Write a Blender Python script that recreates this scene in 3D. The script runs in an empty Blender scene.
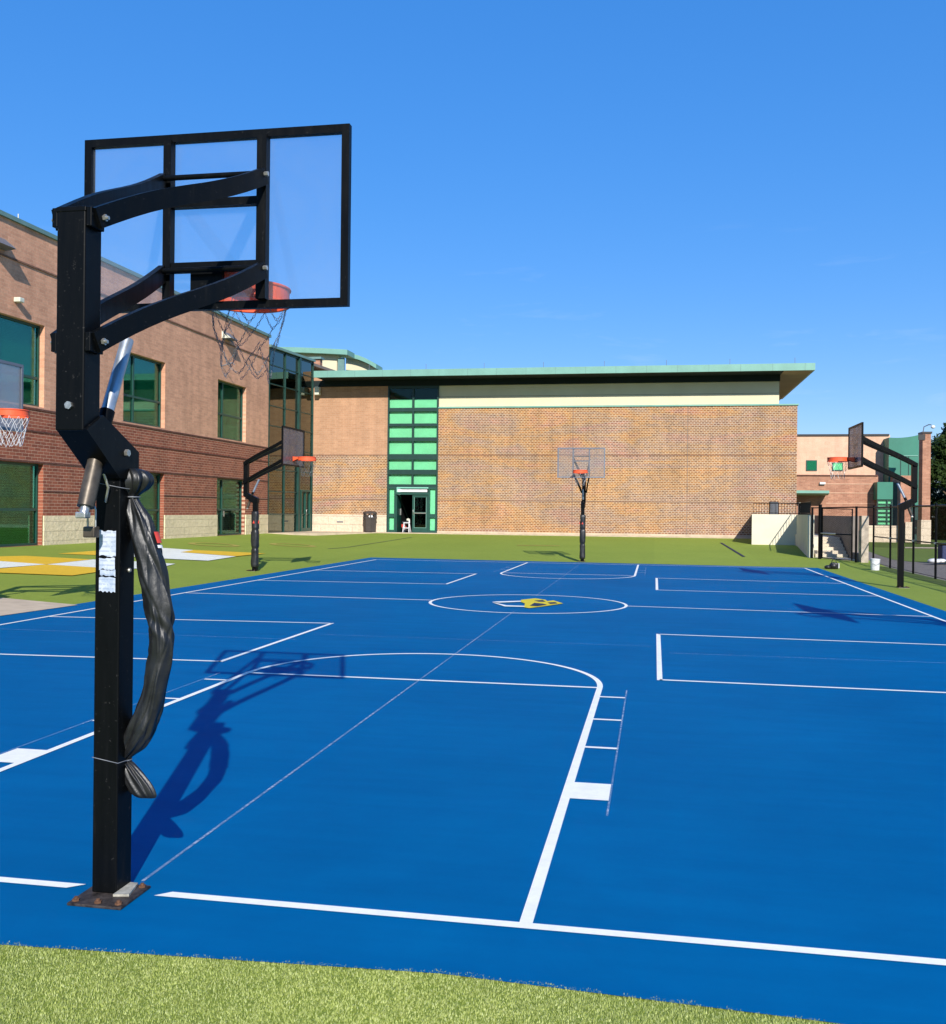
import bpy, bmesh, math, random
from mathutils import Vector, Matrix
random.seed(7)
sc = bpy.context.scene
col = sc.collection
R = math.radians

# ------------------------------------------------------------------ camera
FPX, CX, CY, H0 = 982.58, 473.0, 512.0, 1.735
RT = Vector((0.9832787, 0.18179378, 0.0106781))
UP = Vector((-0.0107575636, -0.000548942, 0.999941985))
FW = Vector((-0.1817891, 0.98333652, -0.0014159))
cam = bpy.data.cameras.new('camera'); cam_o = bpy.data.objects.new('camera', cam); col.objects.link(cam_o)
M = Matrix((RT, UP, -FW)).transposed().to_4x4(); M.translation = (0, 0, H0)
cam_o.matrix_world = M
cam.sensor_fit = 'HORIZONTAL'; cam.sensor_width = 36.0; cam.lens = FPX / 946.0 * 36.0
cam.clip_start = 0.05; cam.clip_end = 3000
sc.camera = cam_o

def ray(x, y): return FW + RT * ((x - CX) / FPX) - UP * ((y - CY) / FPX)
def rise(u, v):
    su = min(1, max(0, (-10.3 - u) / 8.7)); sv = min(1, max(0, (v - 34.8) / 16.7))
    t = max(su, sv); return 0.5 * t if u < 7.66 else 0.0
def gnd(x, y, z=None):
    d = ray(x, y); zz = 0 if z is None else z
    for _ in range(12):
        t = (zz - H0) / d.z; p = Vector((d.x * t, d.y * t))
        if z is not None: break
        zz = .5 * zz + .5 * rise(p.x, p.y)
    return p
def onv(x, y, v):
    d = ray(x, y); t = v / d.y; return Vector((d.x * t, v, H0 + d.z * t))
def onu(x, y, u):
    d = ray(x, y); t = u / d.x; return Vector((u, d.y * t, H0 + d.z * t))

# ------------------------------------------------------------------ materials
def new_mat(name):
    m = bpy.data.materials.new(name); m.use_nodes = True
    nt = m.node_tree; nt.nodes.clear()
    out = nt.nodes.new('ShaderNodeOutputMaterial')
    return m, nt, out
def N(nt, t, **kw):
    n = nt.nodes.new(t)
    for k, v in kw.items():
        if k in n.inputs.keys(): n.inputs[k].default_value = v
        else: setattr(n, k, v)
    return n
def L(nt, a, b): nt.links.new(a, b)
def rgb(c): return (c[0], c[1], c[2], 1)
def ramp(nt, fac, stops):
    r = N(nt, 'ShaderNodeValToRGB'); e = r.color_ramp.elements
    e[0].position, e[0].color = stops[0][0], rgb(stops[0][1]); e[1].position, e[1].color = stops[-1][0], rgb(stops[-1][1])
    for p, c in stops[1:-1]:
        k = e.new(p); k.color = rgb(c)
    L(nt, fac, r.inputs['Fac']); return r.outputs['Color']
def mixc(nt, fac, a, b, mode='MIX'):
    m = N(nt, 'ShaderNodeMix', data_type='RGBA', blend_type=mode)
    for s, i in ((fac, 0), (a, 6), (b, 7)):
        if isinstance(s, (int, float)): m.inputs[i].default_value = s
        elif isinstance(s, tuple): m.inputs[i].default_value = rgb(s)
        else: L(nt, s, m.inputs[i])
    return m.outputs[2]
def noise(nt, scale, detail=4, rough=.55, vec=None, dist=0):
    n = N(nt, 'ShaderNodeTexNoise'); n.inputs['Scale'].default_value = scale; n.inputs['Detail'].default_value = detail
    n.inputs['Roughness'].default_value = rough; n.inputs['Distortion'].default_value = dist
    if vec is not None: L(nt, vec, n.inputs['Vector'])
    return n.outputs['Fac']
def pos(nt): return N(nt, 'ShaderNodeNewGeometry').outputs['Position']
def objco(nt): return N(nt, 'ShaderNodeTexCoord').outputs['Object']
def math_(nt, op, a, b=None):
    m = N(nt, 'ShaderNodeMath', operation=op)
    for i, s in enumerate((a, b)):
        if s is None: continue
        if isinstance(s, (int, float)): m.inputs[i].default_value = s
        else: L(nt, s, m.inputs[i])
    return m.outputs[0]
def bsdf(nt, out, color, rough=.6, spec=.5, metal=0, bump=None, bstr=.2, bdist=.01, coat=0):
    b = N(nt, 'ShaderNodeBsdfPrincipled')
    if isinstance(color, tuple): b.inputs['Base Color'].default_value = rgb(color)
    else: L(nt, color, b.inputs['Base Color'])
    if isinstance(rough, (int, float)): b.inputs['Roughness'].default_value = rough
    else: L(nt, rough, b.inputs['Roughness'])
    b.inputs['Specular IOR Level'].default_value = spec; b.inputs['Metallic'].default_value = metal
    b.inputs['Coat Weight'].default_value = coat
    if bump is not None:
        bn = N(nt, 'ShaderNodeBump'); bn.inputs['Strength'].default_value = bstr; bn.inputs['Distance'].default_value = bdist
        L(nt, bump, bn.inputs['Height']); L(nt, bn.outputs['Normal'], b.inputs['Normal'])
    if out is not None: L(nt, b.outputs[0], out.inputs['Surface'])
    return b
def simple(name, c, rough=.6, spec=.5, metal=0, var=.12, vscale=6, bump=0, coat=0, world=False):
    m, nt, out = new_mat(name)
    v = pos(nt) if world else objco(nt)
    n = noise(nt, vscale, 5, .6, v)
    a = tuple(x * (1 - var) for x in c); b = tuple(min(1, x * (1 + var)) for x in c)
    cc = ramp(nt, n, [(.3, a), (.7, b)])
    n2 = noise(nt, vscale * 3.3, 3, .6, v)
    rr = math_(nt, 'ADD', math_(nt, 'MULTIPLY', n2, .2), rough - .1)
    bsdf(nt, out, cc, rr, spec, metal, n2 if bump else None, bump, .01, coat)
    return m

def brick_mat(name, axis, cA, cB, mortar, rough=.85, row=.1016, blen=.305, mort=.011, zdark=None, variation=.35, blotch=None):
    """brick courses on a vertical wall; axis = the horizontal world axis of the wall ('X' or 'Y')"""
    m, nt, out = new_mat(name)
    p = pos(nt); s = N(nt, 'ShaderNodeSeparateXYZ'); L(nt, p, s.inputs[0])
    c = N(nt, 'ShaderNodeCombineXYZ'); L(nt, s.outputs[axis], c.inputs['X']); L(nt, s.outputs['Z'], c.inputs['Y'])
    def layer(a, b, mo):
        k = N(nt, 'ShaderNodeTexBrick'); L(nt, c.outputs[0], k.inputs['Vector'])
        k.inputs['Color1'].default_value = rgb(a); k.inputs['Color2'].default_value = rgb(b); k.inputs['Mortar'].default_value = rgb(mo)
        k.inputs['Scale'].default_value = 1; k.inputs['Mortar Size'].default_value = mort / 2; k.inputs['Mortar Smooth'].default_value = .1
        k.inputs['Bias'].default_value = 0; k.inputs['Brick Width'].default_value = blen; k.inputs['Row Height'].default_value = row
        return k
    k1 = layer(cA, cB, mortar); colr = k1.outputs['Color']
    if zdark:
        z0, a2, b2, m2 = zdark
        k2 = layer(a2, b2, m2)
        below = math_(nt, 'LESS_THAN', s.outputs['Z'], z0)
        colr = mixc(nt, below, colr, k2.outputs['Color'])
    # per-area tonal drift of the brick lots and fine grain
    n = noise(nt, .55, 5, .65, p); g = noise(nt, 14, 3, .7, p)
    colr = mixc(nt, 1.0, colr, ramp(nt, n, [(.25, (1 - variation,) * 3), (.75, (1 + variation * .4,) * 3)]), 'MULTIPLY')
    colr = mixc(nt, .5, colr, ramp(nt, g, [(.3, (.75, .75, .75)), (.7, (1.2, 1.2, 1.2))]), 'MULTIPLY')
    # water streaks
    w = N(nt, 'ShaderNodeMapping'); L(nt, c.outputs[0], w.inputs['Vector']); w.inputs['Scale'].default_value = (2.2, .16, 1)
    ws = noise(nt, 1.0, 4, .6, w.outputs[0])
    colr = mixc(nt, .6, colr, ramp(nt, ws, [(.35, (.8, .79, .78)), (.6, (1.04, 1.03, 1.02))]), 'MULTIPLY')
    if blotch:
        mp = N(nt, 'ShaderNodeMapping'); L(nt, c.outputs[0], mp.inputs['Vector']); mp.inputs['Scale'].default_value = (.16, .6, 1)
        bn = noise(nt, 1.0, 4, .62, mp.outputs[0], 1.3)
        cell = N(nt, 'ShaderNodeTexBrick')
        tint = ramp(nt, bn, [(.3, blotch[0]), (.45, blotch[1]), (.56, blotch[2]), (.7, blotch[3])])
        msk = math_(nt, 'SUBTRACT', 1.0, math_(nt, 'MULTIPLY', k1.outputs['Fac'], .45))
        colr = mixc(nt, msk, colr, mixc(nt, 1.0, colr, tint, 'MULTIPLY'))
    h = math_(nt, 'SUBTRACT', 1.0, k1.outputs['Fac'])
    bsdf(nt, out, colr, rough, .25, 0, h, .5, .008)
    return m

def glass_mat(name, tint, refl=.5, rough=.02, haze=0, hazecol=(.6, .65, .7)):
    m, nt, out = new_mat(name)
    t = N(nt, 'ShaderNodeBsdfTransparent'); t.inputs[0].default_value = rgb(tint)
    g = N(nt, 'ShaderNodeBsdfGlossy'); g.inputs['Roughness'].default_value = rough; g.inputs['Color'].default_value = (.9, 1, .88, 1) if 'wall' in name else (1, 1, 1, 1)
    fr = N(nt, 'ShaderNodeFresnel'); fr.inputs['IOR'].default_value = 1.5
    lw = math_(nt, 'MULTIPLY', fr.outputs[0], refl)
    mx = N(nt, 'ShaderNodeMixShader'); L(nt, lw, mx.inputs[0]); L(nt, t.outputs[0], mx.inputs[1]); L(nt, g.outputs[0], mx.inputs[2])
    last = mx.outputs[0]
    if haze:
        d = N(nt, 'ShaderNodeBsdfDiffuse'); d.inputs[0].default_value = rgb(hazecol)
        tr = N(nt, 'ShaderNodeBsdfTranslucent'); tr.inputs[0].default_value = rgb(hazecol)
        ad = N(nt, 'ShaderNodeMixShader'); ad.inputs[0].default_value = .6; L(nt, d.outputs[0], ad.inputs[1]); L(nt, tr.outputs[0], ad.inputs[2])
        n = noise(nt, 2.2, 6, .7, objco(nt), .6)
        hz = math_(nt, 'MULTIPLY', ramp(nt, n, [(.3, (.55,) * 3), (.75, (1.5,) * 3)]), haze)
        m2 = N(nt, 'ShaderNodeMixShader'); L(nt, hz, m2.inputs[0]); L(nt, last, m2.inputs[1]); L(nt, ad.outputs[0], m2.inputs[2]); last = m2.outputs[0]
    L(nt, last, out.inputs['Surface']); return m

# court: acrylic paint with squeegee marks and dust
def court_mat():
    m, nt, out = new_mat('court_blue'); p = pos(nt)
    big = noise(nt, .35, 5, .6, p); mp = N(nt, 'ShaderNodeMapping'); L(nt, p, mp.inputs['Vector']); mp.inputs['Scale'].default_value = (.5, 5, 1)
    st = noise(nt, 1.1, 5, .6, mp.outputs[0]); fine = noise(nt, 160, 3, .7, p); mid = noise(nt, 3.5, 6, .7, p)
    c = ramp(nt, big, [(.3, (.0, .098, .255)), (.7, (.0, .116, .295))])
    c = mixc(nt, .8, c, ramp(nt, st, [(.3, (.88, .9, .92)), (.7, (1.08, 1.07, 1.06))]), 'MULTIPLY')
    c = mixc(nt, 1.0, c, ramp(nt, noise(nt, .8, 7, .72, p, .8), [(.32, (.9, .93, .95)), (.5, (1, 1, 1)), (.7, (1.06, 1.05, 1.03))]), 'MULTIPLY')
    c = mixc(nt, .5, c, ramp(nt, mid, [(.35, (.9, .92, .94)), (.65, (1.06, 1.05, 1.04))]), 'MULTIPLY')
    dust = ramp(nt, noise(nt, 1.7, 8, .75, p), [(.62, (0, 0, 0)), (.85, (.025, .025, .025))])
    c = mixc(nt, dust, c, (.45, .5, .55))
    bsdf(nt, out, c, .62, .02, 0, fine, .25, .003)
    return m
def turf_mat(name, a, b):
    m, nt, out = new_mat(name); p = pos(nt)
    n = noise(nt, 90, 5, .75, p); big = noise(nt, .3, 4, .6, p); mid = noise(nt, 6, 5, .7, p)
    c = ramp(nt, n, [(.3, a), (.7, b)])
    c = mixc(nt, .6, c, ramp(nt, big, [(.3, (.88, .9, .85)), (.7, (1.08, 1.06, 1.05))]), 'MULTIPLY')
    c = mixc(nt, .5, c, ramp(nt, mid, [(.3, (.85, .86, .82)), (.7, (1.1, 1.1, 1.08))]), 'MULTIPLY')
    s_ = N(nt, 'ShaderNodeSeparateXYZ'); L(nt, p, s_.inputs[0])
    fl = math_(nt, 'FLOOR', math_(nt, 'DIVIDE', s_.outputs['X'], 3.66)); wn = N(nt, 'ShaderNodeTexWhiteNoise', noise_dimensions='1D'); L(nt, fl, wn.inputs['W'])
    c = mixc(nt, 1.0, c, ramp(nt, wn.outputs['Value'], [(0, (.93, .94, .92)), (1, (1.05, 1.04, 1.04))]), 'MULTIPLY')
    bsdf(nt, out, c, .85, .15, 0, n, .7, .012)
    return m
def paint_mat(name, c, wear=.5):
    m, nt, out = new_mat(name); p = pos(nt)
    n = noise(nt, 9, 6, .7, p); n2 = noise(nt, 60, 4, .7, p)
    cc = ramp(nt, n, [(.3, tuple(x * .9 for x in c)), (.6, c)])
    cc = mixc(nt, .5, cc, ramp(nt, n2, [(.3, (.9, .91, .93)), (.6, (1, 1, 1))]), 'MULTIPLY')
    cc = mixc(nt, ramp(nt, noise(nt, 24, 6, .8, p), [(.6, (0, 0, 0)), (.75, (.18, .18, .18))]), cc, (.25, .38, .5))
    bsdf(nt, out, cc, .6, .2, 0, n2, .1, .003); return m
def chalk_mat():
    m, nt, out = new_mat('chalk_line'); p = pos(nt)
    n = noise(nt, 26, 5, .8, p); n2 = noise(nt, 1.3, 3, .6, p)
    a = math_(nt, 'MULTIPLY', ramp(nt, n, [(.38, (.05,) * 3), (.62, (.62,) * 3)]), ramp(nt, n2, [(.3, (.35,) * 3), (.65, (1,) * 3)]))
    d = N(nt, 'ShaderNodeBsdfDiffuse'); d.inputs[0].default_value = (.62, .68, .74, 1); t = N(nt, 'ShaderNodeBsdfTransparent')
    mx = N(nt, 'ShaderNodeMixShader'); L(nt, a, mx.inputs[0]); L(nt, t.outputs[0], mx.inputs[1]); L(nt, d.outputs[0], mx.inputs[2]); L(nt, mx.outputs[0], out.inputs[0])
    return m
def leaf_mat(name, a, b):
    m, nt, out = new_mat(name)
    n = noise(nt, .9, 4, .6, pos(nt)); n2 = noise(nt, 9, 3, .6, pos(nt))
    c = ramp(nt, n, [(.3, a), (.7, b)]); c = mixc(nt, .6, c, ramp(nt, n2, [(.3, (.7, .75, .65)), (.7, (1.25, 1.2, 1.1))]), 'MULTIPLY')
    d = bsdf(nt, None, c, .55, .3); t = N(nt, 'ShaderNodeBsdfTranslucent'); L(nt, c, t.inputs[0])
    mx = N(nt, 'ShaderNodeMixShader'); mx.inputs[0].default_value = .3; L(nt, d.outputs[0], mx.inputs[1]); L(nt, t.outputs[0], mx.inputs[2]); L(nt, mx.outputs[0], out.inputs[0])
    return m
def post_mat():
    m, nt, out = new_mat('black_powder_coat'); v = objco(nt)
    mp = N(nt, 'ShaderNodeMapping'); L(nt, v, mp.inputs['Vector']); mp.inputs['Scale'].default_value = (26, 26, 2.4)
    s = noise(nt, 1.0, 6, .7, mp.outputs[0]); g = noise(nt, 55, 4, .7, v)
    c = ramp(nt, s, [(.35, (.0025, .003, .0035)), (.6, (.0035, .004, .0045)), (.85, (.014, .0135, .0125))])
    chips = ramp(nt, g, [(.64, (0, 0, 0)), (.72, (.4, .4, .4))])
    c = mixc(nt, chips, c, (.09, .085, .08))
    r = ramp(nt, s, [(.3, (.3,) * 3), (.75, (.5,) * 3)])
    bsdf(nt, out, c, r, .09, 0, g, .06, .002); return m
def vinyl_mat():
    m, nt, out = new_mat('black_vinyl'); v = objco(nt)
    g = noise(nt, 18, 5, .65, v); f = noise(nt, 300, 2, .5, v)
    c = ramp(nt, g, [(.3, (.008, .0085, .009)), (.7, (.015, .0155, .017))])
    r = ramp(nt, g, [(.3, (.36,) * 3), (.7, (.5,) * 3)])
    mpv = N(nt, 'ShaderNodeMapping'); L(nt, v, mpv.inputs['Vector']); mpv.inputs['Scale'].default_value = (26, 26, 7); cr_ = noise(nt, 1.0, 3, .5, mpv.outputs[0], 1.2)
    cr_ = math_(nt, 'ABSOLUTE', math_(nt, 'SUBTRACT', cr_, .5))
    h = math_(nt, 'ADD', math_(nt, 'ADD', math_(nt, 'MULTIPLY', g, .5), math_(nt, 'MULTIPLY', cr_, .8)), math_(nt, 'MULTIPLY', f, .05))
    bsdf(nt, out, c, r, .5, 0, h, .35, .01); return m
def label_mat():
    m, nt, out = new_mat('torn_label'); v = objco(nt)
    s = N(nt, 'ShaderNodeSeparateXYZ'); L(nt, v, s.inputs[0])
    n = noise(nt, 34, 4, .7, v)
    row = math_(nt, 'FRACT', math_(nt, 'MULTIPLY', s.outputs['Z'], 48))
    ln = math_(nt, 'MULTIPLY', math_(nt, 'GREATER_THAN', row, .62), math_(nt, 'GREATER_THAN', n, .46))
    c = mixc(nt, math_(nt, 'MULTIPLY', ln, .35), (.5, .54, .62), (.12, .16, .25))
    c = mixc(nt, ramp(nt, noise(nt, 11, 4, .7, v), [(.5, (0,) * 3), (.62, (.55,) * 3)]), c, (.22, .3, .42))
    bsdf(nt, out, c, .5, .3); return m
def blind_mat(name, c, pitch=.05):
    m, nt, out = new_mat(name); p = pos(nt); s = N(nt, 'ShaderNodeSeparateXYZ'); L(nt, p, s.inputs[0])
    f = math_(nt, 'FRACT', math_(nt, 'DIVIDE', s.outputs['Z'], pitch))
    n = noise(nt, 1.5, 3, .6, p)
    cc = mixc(nt, .8, c, ramp(nt, f, [(.0, (.45,) * 3), (.3, (1,) * 3), (.85, (1.05,) * 3), (1, (.7,) * 3)]), 'MULTIPLY')
    cc = mixc(nt, .6, cc, ramp(nt, n, [(.3, (.85,) * 3), (.7, (1.1,) * 3)]), 'MULTIPLY')
    bsdf(nt, out, cc, .6, .3); return m
def stone_mat(name, c, axis, row=.31, blen=.62):
    m, nt, out = new_mat(name); p = pos(nt); s = N(nt, 'ShaderNodeSeparateXYZ'); L(nt, p, s.inputs[0])
    k = N(nt, 'ShaderNodeTexBrick'); cm = N(nt, 'ShaderNodeCombineXYZ'); L(nt, s.outputs[axis], cm.inputs[0]); L(nt, s.outputs['Z'], cm.inputs[1]); L(nt, cm.outputs[0], k.inputs['Vector'])
    k.inputs['Color1'].default_value = rgb(c); k.inputs['Color2'].default_value = rgb(tuple(x * .88 for x in c)); k.inputs['Mortar'].default_value = rgb(tuple(x * .8 for x in c))
    k.inputs['Scale'].default_value = 1; k.inputs['Mortar Size'].default_value = .007; k.inputs['Brick Width'].default_value = blen; k.inputs['Row Height'].default_value = row
    n = noise(nt, 7, 7, .7, p); cc = mixc(nt, .7, k.outputs['Color'], ramp(nt, n, [(.3, (.78, .76, .72)), (.6, (1.06, 1.05, 1.04))]), 'MULTIPLY')
    h = math_(nt, 'SUBTRACT', n, math_(nt, 'MULTIPLY', k.outputs['Fac'], .6))
    bsdf(nt, out, cc, .9, .15, 0, h, .8, .05); return m

MT = dict(
    court=court_mat(), white=paint_mat('white_line_paint', (.89, .86, .77)), yellow=paint_mat('yellow_line_paint', (.72, .56, .02)), navy=paint_mat('navy_paint', (.012, .025, .06)),
    chalk=chalk_mat(), turf=turf_mat('artificial_turf', (.178, .236, .031), (.295, .362, .06)),
    turf_y=turf_mat('yellow_turf', (.62, .37, .025), (.8, .52, .05)), turf_w=turf_mat('white_turf', (.6, .62, .55), (.85, .86, .8)),
    turf_d=turf_mat('worn_yellow_turf', (.3, .26, .05), (.45, .38, .1)),
    lawn=turf_mat('lawn_grass', (.055, .085, .014), (.12, .165, .03)), lawn_l=turf_mat('lawn_grass_sunlit', (.1, .15, .025), (.17, .22, .045)), lawn_d=turf_mat('long_grass', (.06, .085, .016), (.13, .165, .035)),
    concrete=simple('concrete', (.5, .4, .28), .85, .2, 0, .15, 2.5, .2, world=True), path=simple('path_gravel', (.19, .165, .14), .9, .15, 0, .25, 5, .3, world=True),
    cream_wall=simple('cream_render', (.66, .6, .46), .85, .2, 0, .07, 1.2, .1, world=True), pier=simple('weathered_concrete', (.42, .35, .27), .9, .15, 0, .35, 4.5, .3, world=True),
    stairc=simple('stair_concrete', (.62, .54, .42), .9, .15, 0, .12, 3, .2, world=True),
    dark_conc=simple('dark_concrete', (.2, .17, .145), .9, .15, 0, .15, 2.5, .2, world=True),  # darker concrete tone with random variation
    black=post_mat(), vinyl=vinyl_mat(), label=label_mat(),
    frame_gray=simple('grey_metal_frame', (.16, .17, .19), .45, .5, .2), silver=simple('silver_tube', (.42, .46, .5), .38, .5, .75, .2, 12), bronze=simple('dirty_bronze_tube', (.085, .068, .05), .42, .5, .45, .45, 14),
    steel=simple('zinc_bolt', (.5, .48, .44), .35, .5, .8, .3, 60), rust=simple('rusty_plate', (.045, .036, .031), .6, .3, .1, .9, 26, .2), rusty=simple('rust', (.13, .062, .032), .8, .3, 0, .4, 50), grout=simple('grout', (.36, .34, .28), .9, .2, 0, .35, 30, .3),
    rim=simple('orange_rim', (.85, .115, .04), .5, .3, 0, .1, 20), chain=simple('galvanised_chain', (.17, .175, .185), .42, .5, .75, .35, 60), netw=simple('white_net', (.62, .62, .6), .7),
    red=simple('red_print', (.55, .05, .03), .5), whitep=simple('white_print', (.7, .7, .7), .5),
    acrylic=glass_mat('clear_acrylic', (.95, .965, .98), .75, .02, .055, (.62, .7, .8)), acrylic_h=glass_mat('hazy_acrylic', (.9, .9, .9), .7, .05, .16, (.6, .56, .56)), acrylic_s=glass_mat('smoky_acrylic', (.62, .6, .62), .7, .05, .36, (.42, .4, .4)),
    glass=glass_mat('green_window_glass', (.31, .66, .55), .55), glass_m=glass_mat('mint_window_glass', (.7, .96, .81), .4), glass_clear=glass_mat('door_glass', (.32, .45, .42), .8), glass_dark=glass_mat('curtain_wall_glass', (.34, .46, .38), 2.0, .015),
    blind=blind_mat('pale_blind', (.6, .68, .6)), blind_w=blind_mat('white_blind', (.68, .66, .66), .03), blind_d=blind_mat('dim_blind', (.2, .19, .15), .08), blind_t=blind_mat('tan_blind', (.42, .42, .34), .08),
    dark=simple('dark_interior', (.012, .014, .014), .9, .1, 0, .3, 2), darkgreen=simple('dark_green_frame', (.01, .042, .034), .42, .4, 0, .15, 4, world=True), green=simple('teal_frame', (.01, .062, .046), .42, .5, 0, .15, 4, world=True),
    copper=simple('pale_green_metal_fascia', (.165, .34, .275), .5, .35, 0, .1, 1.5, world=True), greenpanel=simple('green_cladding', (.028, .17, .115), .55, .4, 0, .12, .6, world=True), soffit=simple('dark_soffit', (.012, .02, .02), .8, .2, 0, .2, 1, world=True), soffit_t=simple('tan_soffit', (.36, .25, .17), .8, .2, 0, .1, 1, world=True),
    coping=simple('green_grey_coping', (.13, .23, .21), .5, .4, 0, .12, 2, world=True),
    brickL=brick_mat('courtyard_brick', 'Y', (.74, .38, .235), (.6, .3, .185), (.66, .41, .27), variation=.2, zdark=(4.72, (.36, .112, .063), (.235, .07, .042), (.6, .39, .27))),
    brickG=brick_mat('gym_brick', 'X', (.5, .28, .165), (.43, .235, .135), (.5, .35, .235), blotch=None, variation=.15),
    brickP=brick_mat('patterned_brick', 'X', (.37, .17, .075), (.2, .09, .05), (.6, .46, .33), mort=.024, row=.09, blen=.17, variation=.2, blotch=((1.07, .86, 1.1), (.9, .99, 1.06), (1.13, 1.03, .66), (1.08, .89, .96))),
    brickR=brick_mat('far_brick', 'X', (.48, .24, .155), (.36, .17, .11), (.44, .3, .21), variation=.2), brickPink=brick_mat('peach_block', 'X', (.72, .46, .32), (.66, .41, .28), (.66, .46, .33), variation=.08, row=.2, blen=.4),
    course=simple('dark_brown_strip', (.13, .06, .045), .9, .2, 0, .3, 6, world=True), course_l=simple('brown_brick_course', (.2, .11, .075), .9, .2, 0, .3, 6, world=True),
    stoneL=stone_mat('split_face_limestone', (.88, .71, .46), 'Y'), stoneG=stone_mat('limestone_base', (.68, .56, .42), 'X', .45, .9),
    cream=simple('cream_panel', (.62, .55, .38), .75, .2, 0, .05, 1, world=True), bin=simple('brown_plastic', (.055, .045, .04), .55, .4), blackp=simple('black_plastic', (.01, .01, .011), .45, .5), bucket=simple('white_plastic', (.7, .7, .7), .45, .4, 0, .15, 8),
    bark=simple('bark', (.09, .065, .045), .9, .2, 0, .3, 6, .3), leaf=leaf_mat('dark_leaves', (.018, .04, .01), (.05, .08, .018)), leaf2=leaf_mat('olive_leaves', (.03, .055, .012), (.075, .1, .022)),
    blue_thing=simple('dark_blue_fabric', (.02, .03, .09), .7), fitting=simple('pale_fitting', (.6, .6, .48), .5), amber=simple('amber_plastic', (.55, .28, .02), .4))

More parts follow.
